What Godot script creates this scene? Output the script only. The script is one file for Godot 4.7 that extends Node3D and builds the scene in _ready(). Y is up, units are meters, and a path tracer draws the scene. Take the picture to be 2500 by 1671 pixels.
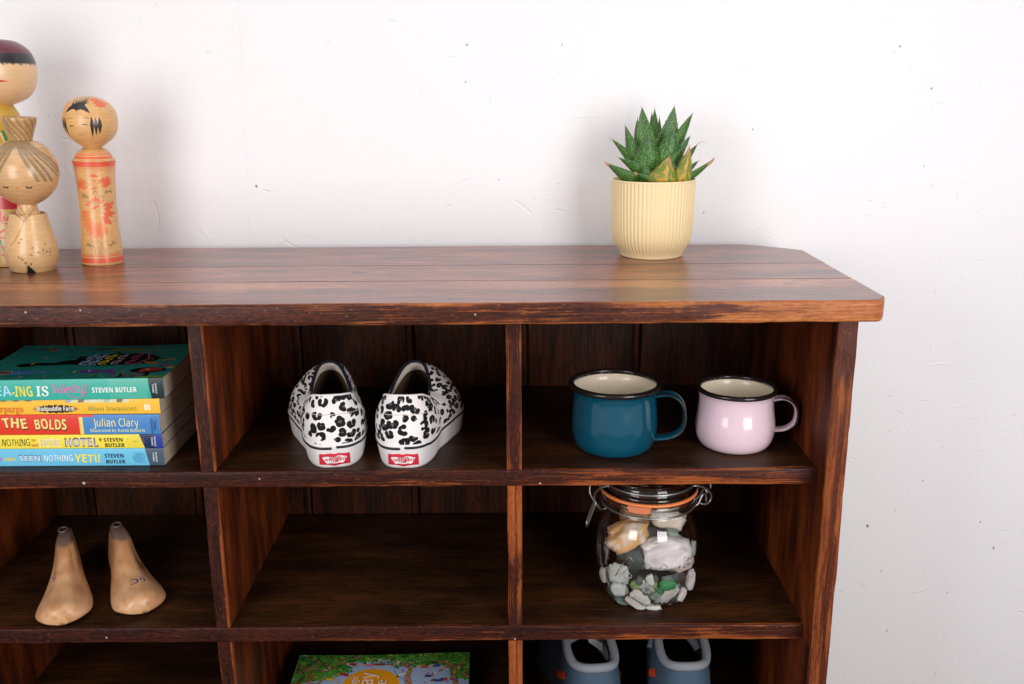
extends Node3D
# Close-up of a dark wooden pigeon-hole cabinet against a white painted wall. Units are metres; x right, y up, z towards the camera.

const S1 := -0.1517      # top faces of the shelves
const S2 := -0.3323
const S3 := -0.513
const S4 := -0.694
const ST := 0.0175       # shelf thickness
const YT := 0.0355       # cabinet top
const YB := 0.0152       # underside of the top
const DEPTH := 0.285
const WALL_Z := -0.305
var rng := RandomNumberGenerator.new()
var F := {}              # fonts
var M := {}              # materials

# ------------------------------------------------------------------ small helpers
func sm(a: float, b: float, x: float) -> float:
	return smoothstep(a, b, x)

func curve(keys: Array, x: float) -> float:      # keys: [x0, y0, x1, y1, ...] smooth interpolation
	if x <= keys[0]: return keys[1]
	for i in range(2, keys.size(), 2):
		if x <= keys[i]:
			var t: float = (x - keys[i - 2]) / maxf(keys[i] - keys[i - 2], 1e-9)
			return lerpf(keys[i - 1], keys[i + 1], t)
	return keys[keys.size() - 1]

func spline(keys: Array, x: float) -> float:     # Catmull-Rom through the keys
	var n := keys.size() / 2
	if x <= keys[0]: return keys[1]
	if x >= keys[2 * n - 2]: return keys[2 * n - 1]
	var i := 0
	while x > keys[2 * i + 2]: i += 1
	var x0: float = keys[2 * i]
	var x1: float = keys[2 * i + 2]
	var t := (x - x0) / (x1 - x0)
	var y0: float = keys[2 * i + 1]
	var y1: float = keys[2 * i + 3]
	var m0: float = (y1 - y0) if i == 0 else (y1 - keys[2 * i - 1]) / (x1 - keys[2 * i - 2]) * (x1 - x0)
	var m1: float = (y1 - y0) if i + 2 >= n else (keys[2 * i + 5] - y0) / (keys[2 * i + 4] - x0) * (x1 - x0)
	var t2 := t * t
	var t3 := t2 * t
	return (2 * t3 - 3 * t2 + 1) * y0 + (t3 - 2 * t2 + t) * m0 + (-2 * t3 + 3 * t2) * y1 + (t3 - t2) * m1

func noise(sd: int, oct := 1, type := FastNoiseLite.TYPE_SIMPLEX_SMOOTH) -> FastNoiseLite:
	var n := FastNoiseLite.new()
	n.seed = sd; n.frequency = 1.0; n.noise_type = type
	if oct > 1:
		n.fractal_type = FastNoiseLite.FRACTAL_FBM; n.fractal_octaves = oct
	else:
		n.fractal_type = FastNoiseLite.FRACTAL_NONE
	return n

func stool() -> SurfaceTool:
	var st := SurfaceTool.new(); st.begin(Mesh.PRIMITIVE_TRIANGLES); return st

func tri(st: SurfaceTool, a: Vector3, b: Vector3, c: Vector3, ua := Vector2.ZERO, ub := Vector2.ZERO, uc := Vector2.ZERO) -> void:
	st.set_uv(ua); st.add_vertex(a); st.set_uv(ub); st.add_vertex(b); st.set_uv(uc); st.add_vertex(c)

# a sheet of points f(i, j) -> Vector3; with i to the right and j upward the front looks at the viewer
func grid(st: SurfaceTool, nu: int, nv: int, f: Callable, uvf = null, colf = null, smooth := 0) -> void:
	var p: Array[Vector3] = []
	for j in nv + 1:
		for i in nu + 1:
			p.append(f.call(i, j))
	st.set_smooth_group(smooth)
	for j in nv:
		for i in nu:
			var q := [[i, j], [i, j + 1], [i + 1, j + 1], [i, j], [i + 1, j + 1], [i + 1, j]]
			for e in q:
				if colf != null: st.set_color(colf.call(e[0], e[1]))
				st.set_uv(uvf.call(e[0], e[1]) if uvf != null else Vector2(float(e[0]) / nu, 1.0 - float(e[1]) / nv))
				st.add_vertex(p[e[1] * (nu + 1) + e[0]])

# turned shape: profile = array of Vector2(radius, height) upward on the outside; az 0 is +z, growing towards +x
func lathe(st: SurfaceTool, prof: Array, seg := 64, disp = null, ha := -99.0, hb := -99.0) -> void:
	var nv := prof.size() - 1
	var h0: float = prof[0].y
	var h1: float = prof[nv].y
	if ha > -9.0:
		h0 = ha; h1 = hb
	grid(st, seg, nv, func(i: int, j: int):
		var az := TAU * float(i % seg) / seg - PI
		var r: float = prof[j].x
		if disp != null: r += disp.call(az, prof[j].y)
		return Vector3(sin(az) * r, prof[j].y, cos(az) * r),
		func(i: int, j: int): return Vector2(float(i) / seg, 1.0 - (prof[j].y - h0) / (h1 - h0) if h1 != h0 else 0.0))

func smooth_prof(keys: Array, n: int) -> Array:   # keys: [h, r, h, r ...] -> profile resampled with a spline
	var out := []
	var h0: float = keys[0]
	var h1: float = keys[keys.size() - 2]
	for i in n + 1:
		var t := float(i) / n
		var h := lerpf(h0, h1, 0.5 - 0.5 * cos(PI * t))
		out.append(Vector2(maxf(spline(keys, h), 0.0), h))
	return out

func tube(st: SurfaceTool, pts: Array, r, seg := 8, closed := false) -> void:
	var n := pts.size()
	var rings := []
	var prev := Vector3.ZERO
	for k in n:
		var a: Vector3 = pts[(k - 1 + n) % n] if closed or k > 0 else pts[0]
		var b: Vector3 = pts[(k + 1) % n] if closed or k < n - 1 else pts[n - 1]
		var t := (b - a).normalized()
		if prev == Vector3.ZERO: prev = t.cross(Vector3.UP if absf(t.y) < 0.9 else Vector3.RIGHT).normalized()
		prev = (prev - t * prev.dot(t)).normalized()
		var w := t.cross(prev)
		var rr: float = r.call(float(k) / (n - 1)) if r is Callable else r
		var ring := []
		for s in seg:
			var an := TAU * s / seg
			ring.append(pts[k] + (prev * cos(an) + w * sin(an)) * rr)
		rings.append(ring)
	var m := n if closed else n - 1
	st.set_smooth_group(0)
	for k in m:
		for s in seg:
			var a: Vector3 = rings[k][s]
			var b: Vector3 = rings[(k + 1) % n][s]
			var c: Vector3 = rings[(k + 1) % n][(s + 1) % seg]
			var d: Vector3 = rings[k][(s + 1) % seg]
			tri(st, a, c, b); tri(st, a, d, c)
	if not closed:
		for s in seg:
			tri(st, rings[0][s], pts[0], rings[0][(s + 1) % seg])
			tri(st, rings[n - 1][(s + 1) % seg], pts[n - 1], rings[n - 1][s])

func bez(pts: Array, n: int) -> Array:            # points on a smooth curve through pts
	var c := Curve3D.new()
	for k in pts.size():
		var a: Vector3 = pts[maxi(k - 1, 0)]
		var b: Vector3 = pts[mini(k + 1, pts.size() - 1)]
		c.add_point(pts[k], -(b - a) / 6.0, (b - a) / 6.0)
	var out := []
	c.bake_interval = 0.0005
	var l := c.get_baked_length()
	for i in n + 1: out.append(c.sample_baked(l * i / n, true))
	return out

func put(called: String, parent: Node, mesh: Mesh, mat = null) -> MeshInstance3D:
	var o := MeshInstance3D.new()
	o.name = called; o.mesh = mesh
	if mat is Array:
		for k in mat.size(): o.set_surface_override_material(k, mat[k])
	elif mat: o.set_surface_override_material(0, mat)
	parent.add_child(o, true)
	return o

func obj(called: String, parent: Node, st: SurfaceTool, mat) -> MeshInstance3D:
	st.generate_normals()
	return put(called, parent, st.commit(), mat)

func thing(called: String, label: String, category: String, at: Vector3, turn := 0.0, group := "") -> Node3D:
	var o := Node3D.new()
	o.name = called
	add_child(o, true)
	o.position = at; o.rotation_degrees.y = turn
	o.set_meta("label", label); o.set_meta("category", category)
	if group: o.set_meta("group", group)
	return o

func mat(c: Color, rough := 0.5, spec := 0.5, extra := {}) -> StandardMaterial3D:   # c is sRGB
	var m := StandardMaterial3D.new()
	m.albedo_color = c; m.roughness = rough; m.metallic_specular = spec
	for k in extra: m.set(k, extra[k])
	return m

func hex(s: String) -> Color: return Color.html(s)

func tex(bytes: PackedByteArray, w: int, h: int, rgb := true) -> ImageTexture:
	return ImageTexture.create_from_image(Image.create_from_data(w, h, false, Image.FORMAT_RGB8 if rgb else Image.FORMAT_L8, bytes))

func text(called: String, parent: Node, txt: String, font: String, size: float, place: Callable, material, stretch := 1.0) -> MeshInstance3D:
	var tm := TextMesh.new()
	tm.font = F[font]; tm.font_size = 64; tm.pixel_size = 0.01; tm.text = txt; tm.depth = 0.0; tm.curve_step = 3.0
	var ar := tm.get_mesh_arrays()
	var v: PackedVector3Array = ar[Mesh.ARRAY_VERTEX]
	for k in v.size(): v[k] = place.call(Vector2(v[k].x * stretch, v[k].y) * size / 0.64)
	ar[Mesh.ARRAY_VERTEX] = v
	var st := stool()
	var idx = ar[Mesh.ARRAY_INDEX]
	if idx == null or idx.size() == 0: idx = range(v.size())
	st.set_smooth_group(-1)
	for k in idx: st.add_vertex(v[k])
	return obj(called, parent, st, material)

# ------------------------------------------------------------------ painting prints
class Paint:
	var w: int
	var h: int
	var im: Image
	func _init(W: int, H: int, c: Color):
		w = W; h = H
		im = Image.create_empty(W, H, false, Image.FORMAT_RGB8); im.fill(c)
	func dot(x: int, y: int, c: Color, a := 1.0) -> void:
		if x < 0 or y < 0 or x >= w or y >= h or a <= 0.0: return
		im.set_pixel(x, y, im.get_pixel(x, y).lerp(c, minf(a, 1.0)))
	func ell(cx: float, cy: float, rx: float, ry: float, c: Color, rot := 0.0, a := 1.0) -> void:
		var R := maxf(rx, ry) + 1.5
		var cs := cos(rot); var sn := sin(rot)
		for y in range(int(cy - R), int(cy + R) + 2):
			for x in range(int(cx - R), int(cx + R) + 2):
				var dx := x + 0.5 - cx; var dy := y + 0.5 - cy
				var u := (dx * cs + dy * sn) / rx; var v := (-dx * sn + dy * cs) / ry
				var d := (sqrt(u * u + v * v) - 1.0) * minf(rx, ry)
				dot(x, y, c, clampf(0.5 - d, 0, 1) * a)
	func line(pts: Array, w0: float, w1: float, c: Color, a := 1.0) -> void:
		for k in pts.size() - 1:
			var p: Vector2 = pts[k]; var q: Vector2 = pts[k + 1]
			var ra := lerpf(w0, w1, float(k) / (pts.size() - 1)); var rb := lerpf(w0, w1, float(k + 1) / (pts.size() - 1))
			var R := maxf(ra, rb) + 1.5
			for y in range(int(minf(p.y, q.y) - R), int(maxf(p.y, q.y) + R) + 2):
				for x in range(int(minf(p.x, q.x) - R), int(maxf(p.x, q.x) + R) + 2):
					var z := Vector2(x + 0.5, y + 0.5)
					var t := clampf((z - p).dot(q - p) / maxf((q - p).length_squared(), 1e-9), 0, 1)
					dot(x, y, c, clampf(0.5 + lerpf(ra, rb, t) - z.distance_to(p.lerp(q, t)), 0, 1) * a)
	func poly(pts: Array, c: Color, a := 1.0) -> void:
		var pk := PackedVector2Array(pts)
		var lo := pk[0]; var hi := pk[0]
		for p in pk: lo = lo.min(p); hi = hi.max(p)
		for y in range(maxi(int(lo.y), 0), mini(int(hi.y) + 1, h)):
			for x in range(maxi(int(lo.x), 0), mini(int(hi.x) + 1, w)):
				var s := 0.0
				for o in [Vector2(0.25, 0.25), Vector2(0.75, 0.25), Vector2(0.25, 0.75), Vector2(0.75, 0.75)]:
					if Geometry2D.is_point_in_polygon(Vector2(x, y) + o, pk): s += 0.25
				dot(x, y, c, s * a)
	func texture() -> ImageTexture: return ImageTexture.create_from_image(im)

# ------------------------------------------------------------------ wood
# grain along u; pal = [dark, mid, light, line] in sRGB. tint(X, Y) -> Vector3(shift, dark, amber) lets a board have its own marks
func wood(w: int, h: int, lx: float, ly: float, sd: int, pal: Array, ring: float, o := {}) -> Array:
	var na := noise(sd, 2); var nb := noise(sd + 1, 2); var nc := noise(sd + 2, 3); var nd := noise(sd + 3)
	var col := PackedByteArray(); col.resize(w * h * 3)
	var hgt := PackedByteArray(); hgt.resize(w * h)
	var d0: Color = pal[0]; var d1: Color = pal[1]; var d2: Color = pal[2]; var ln: Color = pal[3]
	var kb: float = o.get("band", 0.5); var kf: float = o.get("fibre", 0.35); var kc: float = o.get("blotch", 0.6); var fl: float = o.get("fleck", 0.42)
	var tint = o.get("tint")
	var knots: Array = o.get("knots", [])
	for j in h:
		var Y := ly * j / h
		for i in w:
			var X := lx * i / w
			var wv := na.get_noise_2d(X * 1.7, Y * 8.0)
			var kd := 0.0
			for k in knots:
				var q: float = Vector2((X - k.x) / 2.2, Y - k.y).length() / k.z
				if q < 4.0:
					wv += exp(-q * q * 0.6) * 1.2
					kd = maxf(kd, 1.0 - sm(0.5, 1.0, q))
			var b := fposmod(Y / ring + wv * 4.0, 1.0)
			var band := b * b * b * (1.0 - sm(0.93, 1.0, b))
			var f := nb.get_noise_2d(X * 16.0, Y * 1100.0)
			var m := nc.get_noise_2d(X * 5.0, Y * 22.0)
			var t := 0.5 + m * kc - band * kb + f * kf
			var dk := 0.0
			if tint != null:
				var tv: Vector3 = tint.call(X, Y, m, f)
				t += tv.x; dk = tv.y
			var c := d0.lerp(d1, clampf(t * 2.0, 0, 1)) if t < 0.5 else d1.lerp(d2, clampf(t * 2.0 - 1.0, 0, 1))
			var pore := nd.get_noise_2d(X * 45.0, Y * 700.0)
			var pk := sm(fl, fl + 0.25, pore)
			c = c.lerp(ln, clampf(maxf(pk * 0.75, maxf(dk, kd * 0.8)), 0, 1))
			var a := (j * w + i) * 3
			col[a] = int(clampf(c.r, 0, 1) * 255.0); col[a + 1] = int(clampf(c.g, 0, 1) * 255.0); col[a + 2] = int(clampf(c.b, 0, 1) * 255.0)
			hgt[j * w + i] = int(clampf(0.6 + f * 0.25 - band * 0.25 - pk * 0.35 - dk * 0.2 + m * 0.15, 0, 1) * 255.0)
	# scratches, dents and dull marks, mostly along the grain
	var r := RandomNumberGenerator.new(); r.seed = sd * 3 + 1
	for k in int(o.get("scratch", 0)):
		var x := r.randf() * w
		var y := r.randf() * h
		var an := r.randfn() * (0.06 if r.randf() < 0.75 else 0.9)
		var n := r.randi_range(3, 34)
		var up := r.randf() < 0.35
		var dc := r.randf_range(0.15, 0.6)
		for s in n:
			x += cos(an); y += sin(an) + r.randfn() * 0.12
			if x < 0 or y < 0 or x >= w or y >= h: break
			var b := int(y) * w + int(x)
			var f := dc * sin(PI * (s + 0.5) / n)
			for c in 3: col[b * 3 + c] = int(lerpf(col[b * 3 + c], ([190, 160, 138][c] if up else [18, 9, 6][c]), f * (0.45 if up else 1.0)))
			hgt[b] = int(hgt[b] * (1.0 - 0.6 * f))
	return [tex(col, w, h), tex(hgt, w, h, false)]

# a worn board edge: keys = [X, darkness, ...] along it, shape(s) = extra darkness across it (s from 0 at one arris to 1)
func worn(w: int, h: int, lx: float, ly: float, sd: int, keys: Array, shape: Callable, pal: Array, o := {}) -> Array:
	var nb := noise(sd + 1, 2); var nc := noise(sd + 2, 3); var nd := noise(sd + 3, 2); var ne := noise(sd + 4)
	var col := PackedByteArray(); col.resize(w * h * 3)
	var hgt := PackedByteArray(); hgt.resize(w * h)
	var soft: float = o.get("soft", 0.22)
	for j in h:
		var s := 1.0 - (j + 0.5) / h
		var Y := ly * s
		for i in w:
			var X := lx * i / w
			var f := nb.get_noise_2d(X * 7.0, Y * 800.0)
			var p := nc.get_noise_2d(X * 9.0, Y * 70.0)
			var g := nd.get_noise_2d(X * 90.0, Y * 420.0)
			var d: float = curve(keys, X) + shape.call(s, X) + p * 0.5 + f * 0.5 + g * 0.22
			var k := sm(0.5 - soft, 0.5 + soft, d)
			var c: Color = pal[0].lerp(pal[1], clampf(0.5 + f * 0.9 + g * 0.4, 0, 1))
			var dk: Color = pal[2].lerp(pal[3], clampf(0.5 + g * 0.7 + p * 0.6, 0, 1))
			c = c.lerp(dk, k)
			var sp := sm(0.80, 0.92, ne.get_noise_2d(X * 130.0, Y * 300.0))
			c = c.lerp(pal[4], sp * 0.6)
			var a := (j * w + i) * 3
			col[a] = int(clampf(c.r, 0, 1) * 255.0); col[a + 1] = int(clampf(c.g, 0, 1) * 255.0); col[a + 2] = int(clampf(c.b, 0, 1) * 255.0)
			hgt[j * w + i] = int(clampf(0.5 + f * 0.5 + g * 0.1 + p * 0.1, 0, 1) * 255.0)
	return [tex(col, w, h), tex(hgt, w, h, false)]

func wood_mat(t: Array, rough: float, spec: float, relief: float) -> StandardMaterial3D:
	return mat(Color.WHITE, rough, spec, {"albedo_texture": t[0], "heightmap_enabled": relief > 0.0, "heightmap_texture": t[1], "heightmap_scale": relief})

# A plank: local x runs along it (0..len), y is its thickness (top at 0, bottom at -t), z its width (front at zf(x), back at zb(x)).
# Surface 0 is the worn front edge with both arrises, surface 1 the rest.
func plank(called: String, parent: Node, xf: Transform3D, length: float, t: float, zf: Callable, zb: Callable, mats: Array, o := {}) -> MeshInstance3D:
	var nw := noise(o.get("seed", 1), 2)
	var r0: float = o.get("r", 0.0022)
	var rag: float = o.get("rag", 0.0005)
	var lip: float = o.get("lip", 0.0025)
	var step: float = o.get("step", 0.008)
	var xs := []
	var n := int(ceil(length / step))
	for i in n + 1: xs.append(length * i / n)
	for e in o.get("extra", []): xs.append(e)
	xs.sort()
	var eo: Vector2 = o.get("edge_uv", Vector2.ZERO)     # edge: offset of u in metres
	var el: float = o.get("edge_len", length)
	var fo: Vector2 = o.get("face_uv", Vector2.ZERO)
	var fs: Vector2 = o.get("face_size", Vector2(1, 1))
	var front := []                                        # rings of points
	var rest := []
	for x in xs:
		var z: float = zf.call(x) + nw.get_noise_2d(x * 14.0, 3.0) * rag
		var b: float = zb.call(x)
		var y0: float = nw.get_noise_2d(x * 9.0, 17.0) * rag * 0.8
		var y1: float = -t + nw.get_noise_2d(x * 16.0, 31.0) * rag
		var ra := r0 * clampf(1.0 + 0.8 * nw.get_noise_2d(x * 12.0, 51.0) + 2.0 * maxf(0.0, nw.get_noise_2d(x * 45.0, 77.0) - 0.32), 0.5, 2.2)
		var rb := r0 * clampf(1.0 + 0.8 * nw.get_noise_2d(x * 12.0, 91.0) + 2.0 * maxf(0.0, nw.get_noise_2d(x * 45.0, 117.0) - 0.32), 0.5, 2.2)
		var fr := [Vector2(y1, z - rb - lip), Vector2(y1, z - rb)]
		for k in [1, 2, 3]:
			var an: float = PI / 2 * k / 4.0
			fr.append(Vector2(y1 + rb * (1.0 - cos(an)), z - rb + rb * sin(an)))
		fr.append(Vector2(y1 + rb, z)); fr.append(Vector2((y0 + y1) / 2.0, z + nw.get_noise_2d(x * 30.0, 140.0) * rag * 0.5)); fr.append(Vector2(y0 - ra, z))
		for k in [1, 2, 3]:
			var an2: float = PI / 2 * k / 4.0
			fr.append(Vector2(y0 - ra * (1.0 - sin(an2)), z - ra + ra * cos(an2)))
		fr.append(Vector2(y0, z - ra)); fr.append(Vector2(y0, z - ra - lip))
		front.append(fr)
		var q := 0.0007
		rest.append([Vector2(y0, z - ra - lip), Vector2(0.0, lerpf(z, b, 0.12)), Vector2(0.0, lerpf(z, b, 0.5)), Vector2(0, b + q * 3), Vector2(0, b + q), Vector2(-q, b), Vector2(-t + q, b), Vector2(-t, b + q), Vector2(-t, lerpf(z, b, 0.5)), Vector2(y1, z - rb - lip)])
	var se := stool()
	var total := t + 2.0 * (r0 + lip)
	grid(se, front[0].size() - 1, xs.size() - 1, func(i: int, j: int): return xf * Vector3(xs[j], front[j][i].x, front[j][i].y),
		func(i: int, j: int):
			var s := 0.0
			for k in i: s += front[j][k].distance_to(front[j][k + 1])
			var full := 0.0
			for k in front[j].size() - 1: full += front[j][k].distance_to(front[j][k + 1])
			return Vector2((xs[j] + eo.x) / el, 1.0 - s / full))
	se.generate_normals()
	var mesh := se.commit()
	var sf := stool()
	grid(sf, rest[0].size() - 1, xs.size() - 1, func(i: int, j: int): return xf * Vector3(xs[j], rest[j][i].x, rest[j][i].y),
		func(i: int, j: int):
			var p: Vector2 = rest[j][i]
			return Vector2((xs[j] + fo.x) / fs.x, (fo.y - p.y + (p.x * 0.9 if i > 4 else 0.0)) / fs.y))
	sf.set_smooth_group(-1)
	for e in [0, xs.size() - 1]:                           # end caps
		var loop := []
		loop.append_array(front[e]); loop.append_array(rest[e].slice(1, rest[e].size() - 1))
		var mid := Vector2(-t / 2, (loop[0].y + rest[e][5].y) / 2)
		for k in loop.size():
			var a: Vector2 = loop[k]
			var b2: Vector2 = loop[(k + 1) % loop.size()]
			var P := func(v): return xf * Vector3(xs[e], v.x, v.y)
			var U := func(v): return Vector2((fo.x + v.x * 3.0) / fs.x, (fo.y - v.y) / fs.y)
			if e == 0: tri(sf, P.call(mid), P.call(a), P.call(b2), U.call(mid), U.call(a), U.call(b2))
			else: tri(sf, P.call(mid), P.call(b2), P.call(a), U.call(mid), U.call(b2), U.call(a))
	sf.generate_normals()
	sf.commit(mesh)
	return put(called, parent, mesh, mats)

func box(st: SurfaceTool, lo: Vector3, hi: Vector3, c := 0.0005, xf := Transform3D()) -> void:   # box with chamfered edges
	st.set_smooth_group(-1)
	var p := func(sx, sy, sz, k):
		var v := Vector3(hi.x if sx > 0 else lo.x, hi.y if sy > 0 else lo.y, hi.z if sz > 0 else lo.z)
		var s := Vector3(sx, sy, sz) * c
		if k != 0: v.x -= s.x
		if k != 1: v.y -= s.y
		if k != 2: v.z -= s.z
		return xf * v
	var quad := func(a, b, d, e):
		tri(st, a, b, d, Vector2(0, 1), Vector2(0, 0), Vector2(1, 0)); tri(st, a, d, e, Vector2(0, 1), Vector2(1, 0), Vector2(1, 1))
	for ax in 3:
		for s in [-1, 1]:
			var q := []
			for uv in [[-1, -1], [-1, 1], [1, 1], [1, -1]]:
				var v := [0, 0, 0]
				v[ax] = s; v[(ax + 1) % 3] = uv[0]; v[(ax + 2) % 3] = uv[1]
				q.append(p.call(v[0], v[1], v[2], ax))
			if s > 0: quad.call(q[0], q[1], q[2], q[3])
			else: quad.call(q[0], q[3], q[2], q[1])
		var bx := (ax + 1) % 3
		for s in [-1, 1]:                                  # the chamfers between the faces ax and bx
			for u in [-1, 1]:
				var e := []
				for w in [-1, 1]:
					var v := [0, 0, 0]
					v[ax] = s; v[bx] = u; v[(ax + 2) % 3] = w
					e.append(p.call(v[0], v[1], v[2], ax)); e.append(p.call(v[0], v[1], v[2], bx))
				if s * u > 0: quad.call(e[0], e[1], e[3], e[2])
				else: quad.call(e[0], e[2], e[3], e[1])
	for sx in [-1, 1]:
		for sy in [-1, 1]:
			for sz in [-1, 1]:
				var a: Vector3 = p.call(sx, sy, sz, 0)
				var b: Vector3 = p.call(sx, sy, sz, 1)
				var d: Vector3 = p.call(sx, sy, sz, 2)
				if sx * sy * sz > 0: tri(st, a, d, b)
				else: tri(st, a, b, d)

# ------------------------------------------------------------------ the scene
func _ready() -> void:
	rng.seed = 7
	# camera
	var cam := Camera3D.new()
	cam.name = "camera"
	cam.fov = rad_to_deg(2.0 * atan(835.5 / 2341.55))
	cam.near = 0.02; cam.far = 30.0
	cam.transform = Transform3D(Basis(Vector3.UP, 0.0009) * Basis(Vector3.RIGHT, -0.2623) * Basis(Vector3.BACK, -0.0066), Vector3(0.3448, 0.2311, 0.9176))
	add_child(cam)
	cam.current = true
	# surroundings: a dim white studio
	var env := Environment.new()
	env.background_mode = Environment.BG_COLOR
	env.background_color = Color(0.585, 0.58, 0.58)
	env.tonemap_mode = Environment.TONE_MAPPER_LINEAR
	env.tonemap_exposure = 1.19
	env.sdfgi_enabled = true; env.ssao_enabled = true; env.ssil_enabled = true
	var we := WorldEnvironment.new()
	we.name = "world_environment"; we.environment = env
	add_child(we)
	# two soft lamps left and right of the camera
	soft_light("left_softbox", Vector3(-0.36, 0.17, 0.92), Vector3(0.12, 0.0, -0.25), Vector2(0.46, 0.72), 0.58, Color(1.0, 0.985, 0.98))
	soft_light("right_softbox", Vector3(1.00, 0.15, 0.92), Vector3(0.52, -0.02, -0.25), Vector2(0.46, 0.72), 0.82, Color(1.0, 0.985, 0.985))
	# added overhead fill light, standing in for bounce off a ceiling
	soft_light("added_overhead_fill", Vector3(0.35, 1.75, 0.75), Vector3(0.35, 0.0, 0.1), Vector2(2.6, 1.6), 1.25, Color(1.0, 0.995, 0.995))
	for f in [["bold", "Droid Sans", 700], ["sans", "Droid Sans", 400], ["serif", "Droid Serif", 700], ["mono", "Droid Sans Mono", 400]]:
		var sf := SystemFont.new()
		sf.font_names = PackedStringArray([f[1]]); sf.font_weight = f[2]
		F[f[0]] = sf
	room()
	cabinet()
	dolls()
	potted_plant()
	mugs()
	jar()
	shoes()
	lasts()
	books()

func soft_light(called: String, at: Vector3, to: Vector3, size: Vector2, energy: float, c: Color) -> void:
	var l := AreaLight3D.new()
	l.name = called
	l.area_size = size; l.light_energy = energy; l.light_color = c; l.shadow_enabled = true
	l.set("area_range", 12.0); l.set("area_attenuation", 2.0)
	add_child(l)
	l.look_at_from_position(at, to)

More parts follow.
